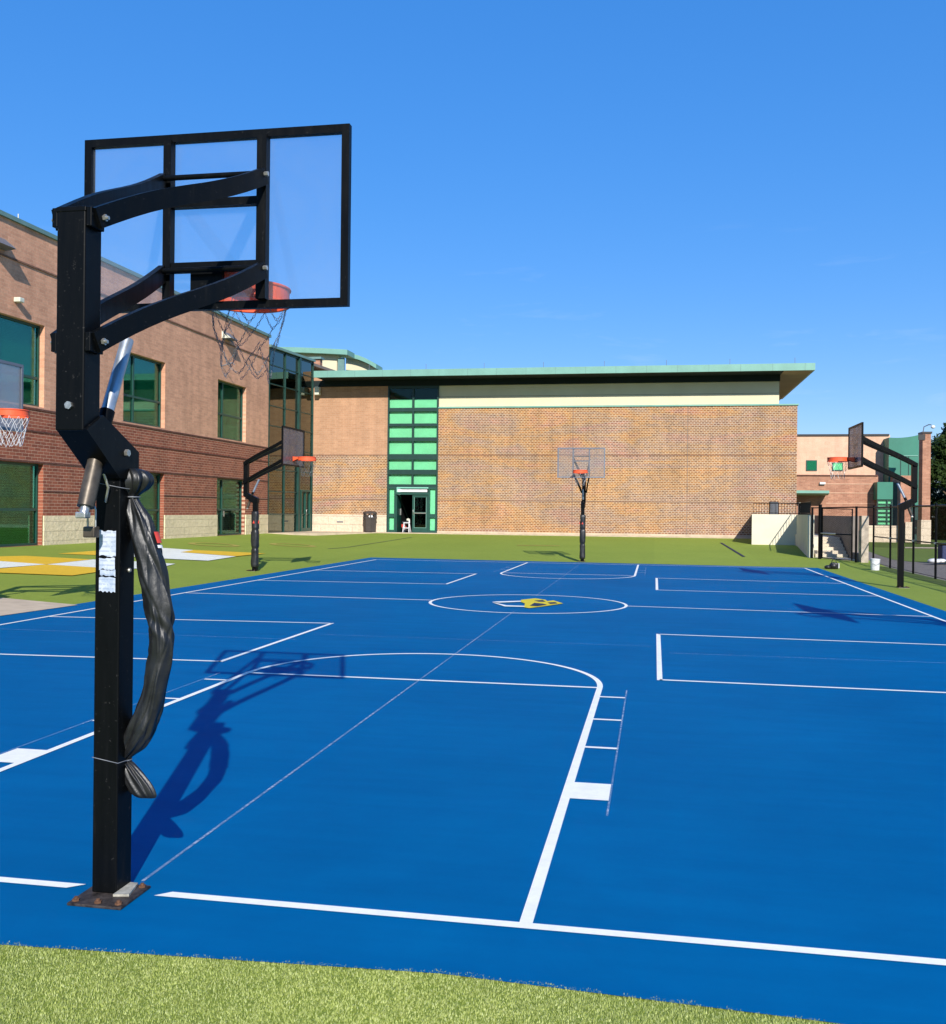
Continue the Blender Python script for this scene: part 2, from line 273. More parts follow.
# ------------------------------------------------------------------ mesh builder
class MB:
    def __init__(s): s.v = []; s.f = []; s.sm = []
    def add(s, vs, fs, smooth=False):
        o = len(s.v); s.v += [Vector(p) for p in vs]; s.f += [tuple(i + o for i in f) for f in fs]; s.sm += [smooth] * len(fs); return s
    def quad(s, a, b, c, d): return s.add([a, b, c, d], [(0, 1, 2, 3)])
    def poly(s, pts): return s.add(pts, [tuple(range(len(pts)))])
    def box(s, x0, x1, y0, y1, z0, z1, bev=0):
        if bev <= 0:
            return s.add([(x0, y0, z0), (x1, y0, z0), (x1, y1, z0), (x0, y1, z0), (x0, y0, z1), (x1, y0, z1), (x1, y1, z1), (x0, y1, z1)],
                         [(3, 2, 1, 0), (4, 5, 6, 7), (0, 1, 5, 4), (1, 2, 6, 5), (2, 3, 7, 6), (3, 0, 4, 7)])
        b = bmesh.new(); bmesh.ops.create_cube(b, size=1)
        for v in b.verts: v.co = Vector(((x0 + x1) / 2 + v.co.x * (x1 - x0), (y0 + y1) / 2 + v.co.y * (y1 - y0), (z0 + z1) / 2 + v.co.z * (z1 - z0)))
        bmesh.ops.bevel(b, geom=b.edges[:], offset=bev, segments=2, affect='EDGES', profile=.5)
        return s.bm(b)
    def bm(s, b, smooth=False):
        b.verts.index_update(); s.add([v.co.copy() for v in b.verts], [tuple(v.index for v in f.verts) for f in b.faces], smooth); b.free(); return s
    def prism(s, pts, a0, a1, axis='x'):
        """extrude a 2-D polygon along an axis: axis x -> pts are (y,z); y -> (x,z); z -> (x,y)"""
        def P(p, a): return {'x': (a, p[0], p[1]), 'y': (p[0], a, p[1]), 'z': (p[0], p[1], a)}[axis]
        n = len(pts); vs = [P(p, a0) for p in pts] + [P(p, a1) for p in pts]
        fs = [tuple(range(n))[::-1], tuple(range(n, 2 * n))] + [(i, (i + 1) % n, n + (i + 1) % n, n + i) for i in range(n)]
        b = bmesh.new(); vv = [b.verts.new(p) for p in vs]
        for f in fs: b.faces.new([vv[i] for i in f])
        bmesh.ops.recalc_face_normals(b, faces=b.faces[:]); return s.bm(b)
    def tube(s, pts, r, n=10, cap=True, smooth=True, closed=False):
        pts = [Vector(p) for p in pts]; rs = r if isinstance(r, (list, tuple)) else [r] * len(pts)
        vs = []; fs = []; prev = None; m = len(pts)
        for i, p in enumerate(pts):
            if closed: t = pts[(i + 1) % m] - pts[i - 1]
            else: t = pts[min(i + 1, m - 1)] - pts[max(i - 1, 0)]
            t.normalize()
            a = prev - t * prev.dot(t) if prev is not None else t.orthogonal()
            if a.length < 1e-6: a = t.orthogonal()
            a.normalize(); prev = a; b = t.cross(a)
            for k in range(n):
                an = 2 * math.pi * k / n; vs.append(p + (a * math.cos(an) + b * math.sin(an)) * rs[i])
        for i in range(m if closed else m - 1):
            j = (i + 1) % m
            for k in range(n): fs.append((i * n + k, i * n + (k + 1) % n, j * n + (k + 1) % n, j * n + k))
        s.add(vs, fs, smooth)
        if cap and not closed: s.add(vs[:n], [tuple(range(n))[::-1]]); s.add(vs[-n:], [tuple(range(n))])
        return s
    def bar(s, pts, w, h, side=None):
        """rectangular bar along pts; w sideways, h upward"""
        pts = [Vector(p) for p in pts]; vs = []; fs = []; m = len(pts)
        for i, p in enumerate(pts):
            t = (pts[min(i + 1, m - 1)] - pts[max(i - 1, 0)]).normalized()
            up = Vector((0, 0, 1)); a = t.cross(up)
            a = a.normalized() if a.length > 1e-4 else Vector((1, 0, 0)); b = a.cross(t)
            for x, y in ((-1, -1), (1, -1), (1, 1), (-1, 1)): vs.append(p + a * (w / 2 * x) + b * (h / 2 * y))
        for i in range(m - 1):
            for k in range(4): fs.append((i * 4 + k, i * 4 + (k + 1) % 4, i * 4 + 4 + (k + 1) % 4, i * 4 + 4 + k))
        fs += [(3, 2, 1, 0), tuple(range(4 * m - 4, 4 * m))]
        return s.add(vs, fs)
    def ball(s, c, r, seg=10, sz=1):
        b = bmesh.new(); bmesh.ops.create_uvsphere(b, u_segments=seg, v_segments=max(5, seg // 2 + 1), radius=r)
        for v in b.verts: v.co = Vector((c[0] + v.co.x, c[1] + v.co.y, c[2] + v.co.z * sz))
        return s.bm(b, True)
    def disc(s, c, r, axis, h, n=10):
        c = Vector(c); a = Vector(axis).normalized() * h / 2; return s.tube([c - a, c + a], r, n, True, False)
    def build(s, name, mat, parent=None, world=True):
        off = Vector((0, 0, 0))
        if parent is not None and world:
            q = parent
            while q is not None: off += q.location; q = q.parent
        me = bpy.data.meshes.new(name); me.from_pydata([tuple(p - off) for p in s.v], [], s.f); me.update()
        me.polygons.foreach_set('use_smooth', s.sm)
        me.materials.append(mat); o = bpy.data.objects.new(name, me); col.objects.link(o)
        if parent is not None: o.parent = parent
        return o
def tag(o, label=None, cat=None, group=None, kind=None):
    if label: o['label'] = label
    if cat: o['category'] = cat
    if group: o['group'] = group
    if kind: o['kind'] = kind
    return o
def thing(name, label, cat, loc, rz=0, group=None):
    o = bpy.data.objects.new(name, None); col.objects.link(o); o.location = loc; o.rotation_euler = (0, 0, rz); o.empty_display_size = .3
    return tag(o, label, cat, group)
def struct(name, mb, mat): return tag(mb.build(name, mat), kind='structure')
def copy_tree(o, parent=None):
    c = o.copy(); col.objects.link(c); c.parent = parent
    for ch in list(o.children): copy_tree(ch, c)
    return c

# ------------------------------------------------------------------ world and sun
SUN = Vector((.535, -1.66, 1)).normalized()
elev = math.asin(SUN.z); az = math.atan2(SUN.x, SUN.y)
w = bpy.data.worlds.new('World'); sc.world = w; w.use_nodes = True; nt = w.node_tree; nt.nodes.clear()
out = nt.nodes.new('ShaderNodeOutputWorld'); bg = nt.nodes.new('ShaderNodeBackground')
sky = nt.nodes.new('ShaderNodeTexSky'); sky.sky_type = 'NISHITA'; sky.sun_disc = False
sky.sun_elevation = elev; sky.sun_rotation = az % (2 * math.pi); sky.air_density = 1.0; sky.dust_density = 0; sky.ozone_density = 10.0; sky.altitude = 100
bg.inputs['Strength'].default_value = .12
# a few thin cirrus wisps low in the sky
tc = nt.nodes.new('ShaderNodeTexCoord'); mp = nt.nodes.new('ShaderNodeMapping'); mp.inputs['Scale'].default_value = (5, 5, 26)
nt.links.new(tc.outputs['Generated'], mp.inputs['Vector'])
cn = noise(nt, 1.7, 6, .6, mp.outputs[0], .4)
cl = ramp(nt, cn, [(.6, (0, 0, 0)), (.8, (.15, .15, .15))])
sx = nt.nodes.new('ShaderNodeSeparateXYZ'); nt.links.new(tc.outputs['Generated'], sx.inputs[0])
band = ramp(nt, sx.outputs['Z'], [(.02, (0, 0, 0)), (.12, (1, 1, 1)), (.2, (.8, .8, .8)), (.3, (0, 0, 0))])
gm = nt.nodes.new('ShaderNodeGamma'); gm.inputs['Gamma'].default_value = .4; nt.links.new(sky.outputs[0], gm.inputs['Color'])
hs = nt.nodes.new('ShaderNodeHueSaturation'); hs.inputs['Hue'].default_value = .52; hs.inputs['Saturation'].default_value = 1.75; hs.inputs['Value'].default_value = 3.1; nt.links.new(gm.outputs[0], hs.inputs['Color'])
mxw = mixc(nt, math_(nt, 'MULTIPLY', cl, band), hs.outputs[0], (5.6, 6.4, 7.2))
nt.links.new(mxw, bg.inputs['Color']); nt.links.new(bg.outputs[0], out.inputs['Surface'])
sl = bpy.data.lights.new('sun', 'SUN'); sl.energy = 5.0; sl.angle = R(.55); sl.color = (1, .95, .87)
so = bpy.data.objects.new('sun', sl); col.objects.link(so); so.rotation_euler = SUN.to_track_quat('Z', 'Y').to_euler(); so.location = (10, -20, 30)

# ------------------------------------------------------------------ ground
def sheet(name, x0, x1, y0, y1, nx, ny, mat, zf):
    m = MB(); vs = []; fs = []
    for j in range(ny + 1):
        for i in range(nx + 1):
            x = x0 + (x1 - x0) * i / nx; y = y0 + (y1 - y0) * j / ny; vs.append((x, y, zf(x, y)))
    for j in range(ny):
        for i in range(nx):
            a = j * (nx + 1) + i; fs.append((a, a + 1, a + nx + 2, a + nx + 1))
    m.add(vs, fs, True); return struct(name, m, mat)
m = MB().quad((-900, -900, -.06), (900, -900, -.06), (900, 900, -.06), (-900, 900, -.06)); struct('ground', m, MT['lawn'])
sheet('turf', -19.6, 7.655, -8, 51.9, 60, 120, MT['turf'], lambda x, y: rise(x, y))
CU0, CU1, CV0, CV1 = -10.05, 5.2, 3.5, 34.35
m = MB().poly([(CU0, 3.3, .006), (-2.6, 3.463, .006), (-.77, 3.586, .006), (.61, 3.512, .006), (CU1, 3.3, .006), (CU1, 33.2, .006), (CU0, 34.2, .006)]); struct('court_surface', m, MT['court'])
def onturf(pts, h=.006, sub=True):
    return [(p[0], p[1], rise(p[0], p[1]) + h) for p in pts]
# white court lines
LW = .052; ZL = .010
class Lines(MB):
    def seg(s, a, b, w=LW, e=.0):
        a = Vector(a); b = Vector(b); d = (b - a).normalized(); n = Vector((-d.y, d.x)) * w / 2; a = a - d * e; b = b + d * e
        return s.quad((*(a - n), ZL), (*(b - n), ZL), (*(b + n), ZL), (*(a + n), ZL))
    def arc(s, c, r, a0, a1, n=64, w=LW):
        for i in range(n):
            t0 = a0 + (a1 - a0) * i / n; t1 = a0 + (a1 - a0) * (i + 1) / n
            P = lambda t, q: (c[0] + math.cos(t) * q, c[1] + math.sin(t) * q, ZL)
            s.quad(P(t0, r - w / 2), P(t0, r + w / 2), P(t1, r + w / 2), P(t1, r - w / 2))
        return s
hl = LW / 2
ll = Lines(); BV, FV, SL, SR = 4.065, 32.78, -9.39, 4.66
LW = .056; hl = LW / 2
ll.poly([(SL, BV - hl, ZL), (-2.60, BV - hl, ZL), (-2.535, BV + hl, ZL), (SL, BV + hl, ZL)])
ll.poly([(-2.17, BV - hl, ZL), (SR + hl, BV - hl, ZL), (SR + hl, BV + hl, ZL), (-2.11, BV + hl, ZL)])
SLn, SLf, SRn, SRf = (-9.24, BV + hl), (-9.44, FV - hl), (4.66, BV + hl), (4.735, FV - hl)
ll.seg((-9.44, FV), (4.735, FV), LW); ll.seg(SLn, SLf, LW); ll.seg(SRn, SRf, LW)
sx_ = lambda v: SLn[0] + (SLf[0] - SLn[0]) * (v - BV) / (FV - BV)
rx_ = lambda v: SRn[0] + (SRf[0] - SRn[0]) * (v - BV) / (FV - BV)
HV = 18.32; ll.seg((sx_(18.5) + hl, 18.5), (-4.155 - hl, 18.4), LW); ll.seg((-.495 + hl, 18.3), (rx_(17.93) - hl, 17.93), LW); ll.arc((-2.325, HV), 1.83, 0, 2 * math.pi, 64, LW)
LL, LR = -4.18, -.512; lc = (LL + LR) / 2; lr = (LR - LL) / 2
for b, d in ((BV, 1), (FV, -1)):
    ft = b + d * 5.65
    for x in (LL, LR): ll.seg((x, b + d * hl), (x, ft), LW)
    ll.seg((LL + hl, ft), (LR - hl, ft), LW)
    ll.arc((lc, ft), lr, 0 if d > 0 else math.pi, math.pi if d > 0 else 2 * math.pi, 64, LW)
    for x, sgn in ((LL, -1), (LR, 1)):
        for k in ((5.18, 4.17, 3.18) if d > 0 else (4.17, 3.18)):
            ll.seg((x + sgn * hl, b + d * k), (x + sgn * .26, b + d * k), .046 if d > 0 else .02)
        if d < 0: continue
        y0, y1 = b + d * 1.86, b + d * 2.22
        ll.quad((x + sgn * hl, y0, ZL), (x + sgn * .26, y0, ZL), (x + sgn * .26, y1, ZL), (x + sgn * hl, y1, ZL))
for v0a, v0b, v1a, v1b, w0a, w0b, w1a, w1b in ((10.14, 10.36, 13.9, 14.22, 10.33, 10.22, 14.2, 14.02), (22.25, 22.5, 26.4, 26.42, 22.3, 22.1, 26.35, 25.9)):
    ll.seg((sx_(v0a) + hl, v0a), (-4.78, v0b), LW); ll.seg((sx_(v1a) + hl, v1a), (-4.78, v1b), LW)
    ll.seg((.07, w0a), (rx_(w0b) - hl, w0b), LW); ll.seg((.07, w1a), (rx_(w1b) - hl, w1b), LW)
    ll.seg((-4.78, v0b - hl), (-4.78, v1b + hl), LW); ll.seg((.07, w0a - hl), (.07, w1a + hl), LW)
struct('court_lines', ll, MT['white'])
# faint chalk setting-out lines, 4 mm above the paint
ZL = .014
ch = Lines(); ch.seg((-2.30, 4.17), (-2.36, HV - 1.6), .016); ch.seg((-2.36, HV + 1.6), (-2.4, 32.5), .011)
ch.seg((-4.6, 12.3), (-9.3, 12.3), .012); ch.seg((.2, 12.3), (4.6, 12.3), .012); ch.seg((-4.6, 12.9), (.0, 12.86), .012)
for b, d in ((BV, 1), (FV, -1)):
    for x in (LR + .265, LL - .265): ch.seg((x, b + d * 1.55), (x, b + d * 5.55), .012)
struct('chalk_lines', ch, MT['chalk'])
# centre-circle emblem (yellow arrow-like head with dark marks, white outlined tail)
def gp(pts, z): return [(*gnd(x, y, 0.01), z) for x, y in pts]
def zpx(pts): return [(480 + a / 5.255, 560 + b / 5.255) for a, b in pts]
em = MB().poly(gp(zpx([(232, 250), (236, 230), (215, 222), (216, 211), (290, 203), (345, 211), (352, 218), (385, 214), (437, 230), (350, 243), (258, 255)]), .018))
emb = struct('court_emblem', em, MT['yellow'])
nv = MB().poly(gp(zpx([(262, 243), (285, 228), (330, 232), (352, 238), (300, 246)]), .022)).poly(gp(zpx([(285, 216), (330, 213), (345, 222), (310, 222)]), .022)).poly(gp(zpx([(355, 226), (395, 224), (408, 231), (370, 234)]), .022))
struct('court_emblem_marks', nv, MT['navy'])
wt = MB().poly(gp(zpx([(62, 222), (88, 220), (215, 216), (215, 221), (100, 226)]), .018)).poly(gp(zpx([(62, 224), (85, 228), (140, 240), (234, 243), (233, 248), (130, 246)]), .018))
struct('court_emblem_tail', wt, MT['white'])

# inlaid shapes in the turf (each cut to follow the slope)
def inlay(name, pts, mat, h=.012):
    b = bmesh.new(); vs = [b.verts.new((*gnd(x, y), 0)) for x, y in pts]; b.faces.new(vs)
    bmesh.ops.triangulate(b, faces=b.faces[:]); bmesh.ops.subdivide_edges(b, edges=b.edges[:], cuts=3, use_grid_fill=True)
    for v in b.verts: v.co.z = rise(v.co.x, v.co.y) + h
    m = MB().bm(b); return struct(name, m, mat)
Y = []; 
inlay('turf_inlay_yellow', [(-20, 557.2), (26, 556.2), (92, 559.8), (46, 564.8), (-20, 560)], MT['turf_y'])
inlay('turf_inlay_white', [(-30, 560), (-20, 560.3), (46, 564.9), (-30, 571)], MT['turf_w'], .016)
inlay('turf_inlay_white', [(47, 565), (93, 560), (150, 562.6), (175.5, 564.3), (158, 568.6), (120, 569.5)], MT['turf_w'], .016)
inlay('turf_inlay_yellow', [(-30, 572), (46, 565.2), (120, 569.6), (72, 576.3), (0, 573.5)], MT['turf_y'], .02)
inlay('turf_inlay_yellow', [(58, 554), (104, 550.4), (132, 552), (120, 556.3)], MT['turf_y'], .012)
inlay('turf_inlay_white', [(104, 550.4), (150, 547.4), (194, 550.5), (180, 552.7), (132, 551.9)], MT['turf_w'], .016)
inlay('turf_inlay_white', [(132, 552.2), (180, 552.8), (236, 557), (208, 561.3), (160, 559), (120, 556.5)], MT['turf_w'], .02)
inlay('turf_inlay_yellow', [(194, 550.6), (266, 554), (236, 556.9), (181, 552.8)], MT['turf_y'], .024)
def ring(cx, cy, rx, mat):
    c = gnd(cx, cy); m = MB(); n = 40
    for i in range(n):
        a0, a1 = 2 * math.pi * i / n, 2 * math.pi * (i + 1) / n
        q = [(c.x + math.cos(t) * r, c.y + math.sin(t) * r) for t, r in ((a0, rx * .72), (a0, rx), (a1, rx), (a1, rx * .72))]
        m.poly(onturf(q, .012))
    return struct('turf_ring', m, mat)
ring(293, 545.3, .95, MT['turf_d']); ring(214, 544.8, .95, MT['turf_d'])
def stripe(p, q, w, mat):
    a, b = gnd(*p), gnd(*q); d = (b - a).normalized(); n = Vector((-d.y, d.x)) * w / 2; m = MB(); k = 10
    for i in range(k):
        s, e = a.lerp(b, i / k), a.lerp(b, (i + 1) / k); m.poly(onturf([s - n, e - n, e + n, s + n], .014))
    return struct('turf_stripe', m, mat)
stripe((328, 549), (412, 537.5), .06, MT['navy']); stripe((721, 543), (744, 557), .11, MT['navy']); stripe((517, 545.5), (560, 546), .35, MT['turf_d'])
# concrete pad at the left court edge and paved strips along the buildings
b = [gnd(-40, 593), gnd(0, 598.3), gnd(78, 605.6), Vector((CU0, 13.6)), Vector((CU0, 10.2)), Vector((-14.5, 10.2))]
struct('concrete_pad', MB().poly(onturf(b, .014)), MT['concrete'])
m = MB().box(-19, 4.9, 50.75, 51.5, .3, .52); struct('paving_strip', m, MT['concrete'])
struct('paving_apron', MB().prism([(-19, 46.2), (-17.7, 46.5), (-14.6, 50.74), (-19, 50.74)], .2, .512, 'z'), MT['concrete'])

# artificial turf blades along the near court edge (foreground)
def blades():
    rnd = random.Random(3); vs = []; fs = []
    def blade(x, y, hh, lean, an, wd):
        o = len(vs); ca, sa = math.cos(an), math.sin(an); bx, by = -sa * wd, ca * wd
        vs.extend([(x - bx, y - by, 0), (x + bx, y + by, 0), (x + bx * .8 + ca * lean * .4, y + by * .8 + sa * lean * .4, hh * .65), (x - bx * .8 + ca * lean * .4, y - by * .8 + sa * lean * .4, hh * .65), (x + ca * lean, y + sa * lean, hh)])
        fs.extend([(o, o + 1, o + 2, o + 3), (o + 3, o + 2, o + 4)])
    n = 0
    while n < 265000:
        x = rnd.uniform(-4.4, 3.2); y = rnd.uniform(2.6, 3.63)
        tuft = math.sin(x * 31 + math.sin(y * 17) * 2) * math.sin(y * 37 + math.sin(x * 13) * 2)
        e_ = .012 + (3.586 + .0672 * (x + .77) if x < -.77 else 3.586 - .0536 * (x + .77)) + .010 * math.sin(x * 9 + 2 * math.sin(x * 5.3)) + .007 * math.sin(x * 41 + 3 * math.sin(x * 7))
        if y > e_ + rnd.gauss(0, .003): continue
        if rnd.random() > .75 + .25 * tuft: continue
        an = rnd.gauss(1.2, 1.5); blade(x, y, rnd.uniform(.003, .010), rnd.uniform(.003, .013), an, rnd.uniform(.0009, .0021)); n += 1
    m = MB(); m.v = [Vector(v) for v in vs]; m.f = fs; m.sm = [False] * len(fs)
    mt, nt_, o_ = new_mat('turf_fibres'); g = N(nt_, 'ShaderNodeNewGeometry')
    c = ramp(nt_, g.outputs['Random Per Island'], [(0, (.27, .32, .06)), (.5, (.42, .48, .12)), (.8, (.5, .55, .17)), (1, (.58, .62, .26))])
    c = mixc(nt_, .6, c, ramp(nt_, noise(nt_, 3, 4, .6, g.outputs['Position']), [(.3, (.82, .86, .8)), (.7, (1.1, 1.08, 1.05))]), 'MULTIPLY')
    bb = bsdf(nt_, None, c, .5, .35); t = N(nt_, 'ShaderNodeBsdfTranslucent'); L(nt_, c, t.inputs[0]); mx = N(nt_, 'ShaderNodeMixShader'); mx.inputs[0].default_value = .25
    L(nt_, bb.outputs[0], mx.inputs[1]); L(nt_, t.outputs[0], mx.inputs[2]); L(nt_, mx.outputs[0], o_.inputs[0])
    return tag(m.build('turf_fibres', mt), 'short green artificial turf fibres along the near edge of the blue court', 'artificial grass', kind='stuff')
blades()
# edge fringe of the court at far / side edges
# ------------------------------------------------------------------ basketball hoops
def net_chain(c, r0, seed, link=True):
    """chain-link net: twelve hung chains joined in a diamond pattern"""
    rnd = random.Random(seed); m = MB(); n = 8 if link else 12
    rows = [(0, r0, 0), (1, r0 * .86, -.13), (2, r0 * .72, -.24), (3, r0 * .66, -.345), (4, r0 * .6, -.43)]
    node = {}
    for k, (i, rr, dz) in enumerate(rows):
        for j in range(n if i < 3 else n):
            a = 2 * math.pi * (j + (.5 if i % 2 else 0)) / n
            jr = 1 + rnd.uniform(-.1, .1) * (i > 0)
            node[i, j] = Vector((c[0] + math.cos(a) * rr * jr, c[1] + math.sin(a) * rr * jr, c[2] + dz + rnd.uniform(-.02, .02) * (i > 0)))
    def chain(p, q):
        d = q - p; ln = d.length; t = d.normalized(); a = t.orthogonal().normalized(); bb = t.cross(a)
        sag = [p.lerp(q, s) + Vector((0, 0, -.012 * 4 * s * (1 - s))) for s in [i / 8 for i in range(9)]]
        if not link: m.tube(sag[::2], .0032, 4, False, False); return
        k = max(2, int(ln / .021))
        for i in range(k):
            s = (i + .5) / k; cc = p.lerp(q, s) + Vector((0, 0, -.012 * 4 * s * (1 - s)))
            x = a if i % 2 else bb; pts = []
            for e in range(8):
                an = 2 * math.pi * e / 8; pts.append(cc + t * (math.cos(an) * .0125) + x * (math.sin(an) * .0052))
            m.tube(pts, .0015, 4, False, True, True)
    for i in range(4):
        for j in range(n):
            if i % 2 == 0: prs = ((j, j), (j, (j - 1) % n))
            else: prs = ((j, j), (j, (j + 1) % n))
            for a, b in prs:
                if i == 3 and rnd.random() < .35: continue
                if i in (1, 2) and rnd.random() < .2: continue
                chain(node[i, a], node[i + 1, b])
    return m
def make_hoop(near, dz, glass, frame_mat, net_mat, label, group, loc, rz, pad=True, ext=0.0, big=0.0):
    root = thing('basketball_hoop', label, 'basketball hoop', loc, rz, group); K = MT['black']
    B = lambda mb, name, mat, par=root: mb.build(name, mat, par, world=False)
    # base
    pl = B(MB().box(-.096, .158, -.187, .07, .007, .019, .003), 'base_plate', MT['rust'] if near else K)
    B(MB().box(-.092, .152, -.182, .064, .0, .007), 'grout_bed', MT['grout'], pl)
    for x, y in ((-.072, -.155), (.13, -.155), (.13, .045), (-.075, .03), (.035, -.158)):
        B(MB().disc((x, y, .023), .016, (0, 0, 1), .009, 6).disc((x, y, .03), .008, (0, 0, 1), .012, 8), 'anchor_bolt', MT['rusty'], pl)
    if near:
        B(MB().prism([(.062, -.085), (.13, -.07), (.10, .06), (.062, .06)], .0195, .03, 'z'), 'weld_spatter', MT['grout'], pl)
    B(MB().box(-.0575, .062, -.0575, .07, .019, 1.93, .006), 'lower_post', K)
    # offset bracket (two cheek plates over a web)
    br = B(MB().prism([(-.338, 2.055), (-.075, 1.86), (.085, 1.865), (.085, 1.985), (-.212, 2.125)], -.07, .07), 'offset_bracket', K)
    if near: B(MB().disc((.076, -.03, 1.975), .016, (1, 0, 0), .02, 6), 'bracket_bolt', MT['steel'], br)
    up = B(MB().box(-.075, .055, -.338, -.214, 2.05, 2.968, .006), 'upper_post', K)
    B(MB().box(-.078, .058, -.341, -.211, 2.96, 2.982, .004), 'post_cap', K, up)
    if near: B(MB().disc((-.01, -.342, 2.155), .017, (0, 1, 0), .014, 6), 'bolt', MT['steel'], up)
    # parallelogram arms
    cxb = .05 if near else .0; Yb = .9 + ext
    for zz0, zz1, nm in ((2.94, 3.495 + dz, 'u'), (2.42, 3.0 + dz, 'l')):
        for s in (-1, 1):
            x0 = -.01 + s * .088; x1 = cxb + s * .285
            pts = []
            for i in range(13):
                t = i / 12; e = t * t * (3 - 2 * t)
                pts.append((x0 + (x1 - x0) * (.8 * t + .2 * e), -.30 + (Yb - .038 + .30) * t, zz0 + (zz1 - zz0) * t + .012 * math.sin(2 * math.pi * (t - .02))))
            arm = B(MB().bar(pts, .034, .086), 'arm', K)
            if near:
                p0 = Vector(pts[0]); p1 = Vector(pts[-1])
                B(MB().disc((p0.x + s * .022, p0.y + .03, p0.z + .01), .015, (1, 0, 0), .02, 6).disc((p0.x + s * .026, p0.y + .03, p0.z + .01), .008, (1, 0, 0), .034, 8), 'pivot_bolt', MT['steel'], arm)
                B(MB().disc((p1.x + s * .022, p1.y - .02, p1.z + .004), .013, (1, 0, 0), .022, 6), 'pivot_bolt', MT['steel'], arm)
        B(MB().tube([(-.01 - .112, -.27, zz0 + .01), (-.01 + .112, -.27, zz0 + .01)], .012, 8), 'pivot_pin', MT['rusty'] if near else K)
        B(MB().tube([(cxb - .27, Yb - .08, zz1), (cxb + .27, Yb - .08, zz1)], .015, 8), 'cross_rod', K)
    for ez in (2.4, 2.92):
        for ex in (-.1, .056): B(MB().box(ex, ex + .024, -.335, -.235, ez - .02, ez + .06, .003), 'pivot_ear', K, up)
    # backboard
    cbx = .03 if near else .0; z0, z1, t = 2.805 + dz - big * .6, 3.76 + dz + big * .4, .042; x0, x1 = cbx - .762 - big * .6, cbx + .762 + big * .6; yb, yf = Yb, Yb + .04
    bd = B(MB().box(x0 + t - .004, x1 - t + .004, Yb + .018, Yb + .028, z0 + t - .004, z1 - t + .004), 'backboard', glass)
    fr = MB()
    fr.prism([(x0, z0), (x1, z0), (x1 - t, z0 + t), (x0 + t, z0 + t)], yb, yf, 'y').prism([(x0, z1), (x1, z1), (x1 - t, z1 - t), (x0 + t, z1 - t)], yb, yf, 'y')
    fr.prism([(x0, z0), (x0 + t, z0 + t), (x0 + t, z1 - t), (x0, z1)], yb, yf, 'y').prism([(x1, z0), (x1 - t, z0 + t), (x1 - t, z1 - t), (x1, z1)], yb, yf, 'y')
    B(fr, 'board_frame', frame_mat, bd)
    ya, yc = Yb - .036, Yb + .016
    for xs, ww in ((cxb - .27, .022), (cxb + .27, .027)): B(MB().box(xs - ww, xs + ww, ya, yc, z0 + t + .001, z1 - t - .001), 'stiffener', frame_mat, bd)
    for za, zb in ((.548, .59), (.2, .25)): B(MB().box(cxb - .247, cxb + .242, ya + .006, yc, z0 + za, z0 + zb), 'cross_bar', frame_mat, bd)
    B(MB().box(cxb - .13, cxb + .05, ya + .004, Yb + .0, z0 + .05, z0 + .198), 'rim_bracket', K, bd)
    # white shooter's square seen from the front on the far boards
    # rim
    rc = Vector((cbx + (.035 if near else 0), Yb + .04 + .15 + .228, 3.004 + dz)); rr = .228 if near else .245; rm = MB()
    ringp = [(rc.x + math.cos(a) * rr, rc.y + math.sin(a) * rr, rc.z) for a in [2 * math.pi * i / 40 for i in range(40)]]
    rm.tube(ringp, .0095, 8, False, True, True); rm.tube([(p[0], p[1], p[2] - .085) for p in ringp], .008, 8, False, True, True)
    for i in range(40):
        p, q = ringp[i], ringp[(i + 1) % 40]
        rm.add([(p[0], p[1], p[2]), (q[0], q[1], q[2]), (q[0], q[1], q[2] - .085), (p[0], p[1], p[2] - .085)], [(0, 1, 2, 3)], True)
    rim = B(rm, 'rim', MT['rim'])
    mt_ = MB().box(rc.x - .085, rc.x + .085, Yb + .041, Yb + .051, rc.z - .11, rc.z + .02)
    for s in (-1, 1):
        mt_.add([(rc.x + s * .09, Yb + .051, rc.z + .012), (rc.x + s * .135, rc.y - .17, rc.z + .006), (rc.x + s * .135, rc.y - .17, rc.z - .03), (rc.x + s * .09, Yb + .051, rc.z - .1),
                 (rc.x + s * .084, Yb + .051, rc.z + .012), (rc.x + s * .129, rc.y - .17, rc.z + .006), (rc.x + s * .129, rc.y - .17, rc.z - .03), (rc.x + s * .084, Yb + .051, rc.z - .1)],
                [(0, 1, 2, 3), (7, 6, 5, 4), (0, 4, 5, 1), (1, 5, 6, 2), (2, 6, 7, 3), (3, 7, 4, 0)])
    mt_.quad((rc.x - .085, Yb + .051, rc.z + .01), (rc.x + .085, Yb + .051, rc.z + .01), (rc.x + .13, rc.y - .17, rc.z + .004), (rc.x - .13, rc.y - .17, rc.z + .004))
    B(mt_, 'rim_mount', MT['rim'], rim)
    B(net_chain((rc.x, rc.y, rc.z - .085), rr, 5, near), 'net', net_mat, rim)
    # lift actuator through the bracket
    a, m1, e = Vector((0, .095, 2.50)), Vector((0, -.075, 2.14)), Vector((0, -.235, 1.715))
    ac = B(MB().tube([a, m1], .029, 14), 'actuator_sleeve', MT['silver'])
    d = (m1 - a).normalized(); B(MB().tube([m1 - d * .02, m1 + d * .05], .034, 14), 'actuator_collar', K, ac).select_set(False)
    d2 = (e - m1).normalized(); lt = B(MB().tube([m1 + d * .05, e - d2 * .02], .034, 14).tube([e - d2 * .2, e - d2 * .02], .0365, 14), 'actuator_tube', MT['bronze'], ac)
    B(MB().tube([e - d2 * .02, e + d2 * .018], .02, 8).box(-.03, .018, -.26, -.215, 1.685, 1.712, .005), 'actuator_end', MT['steel'], ac)
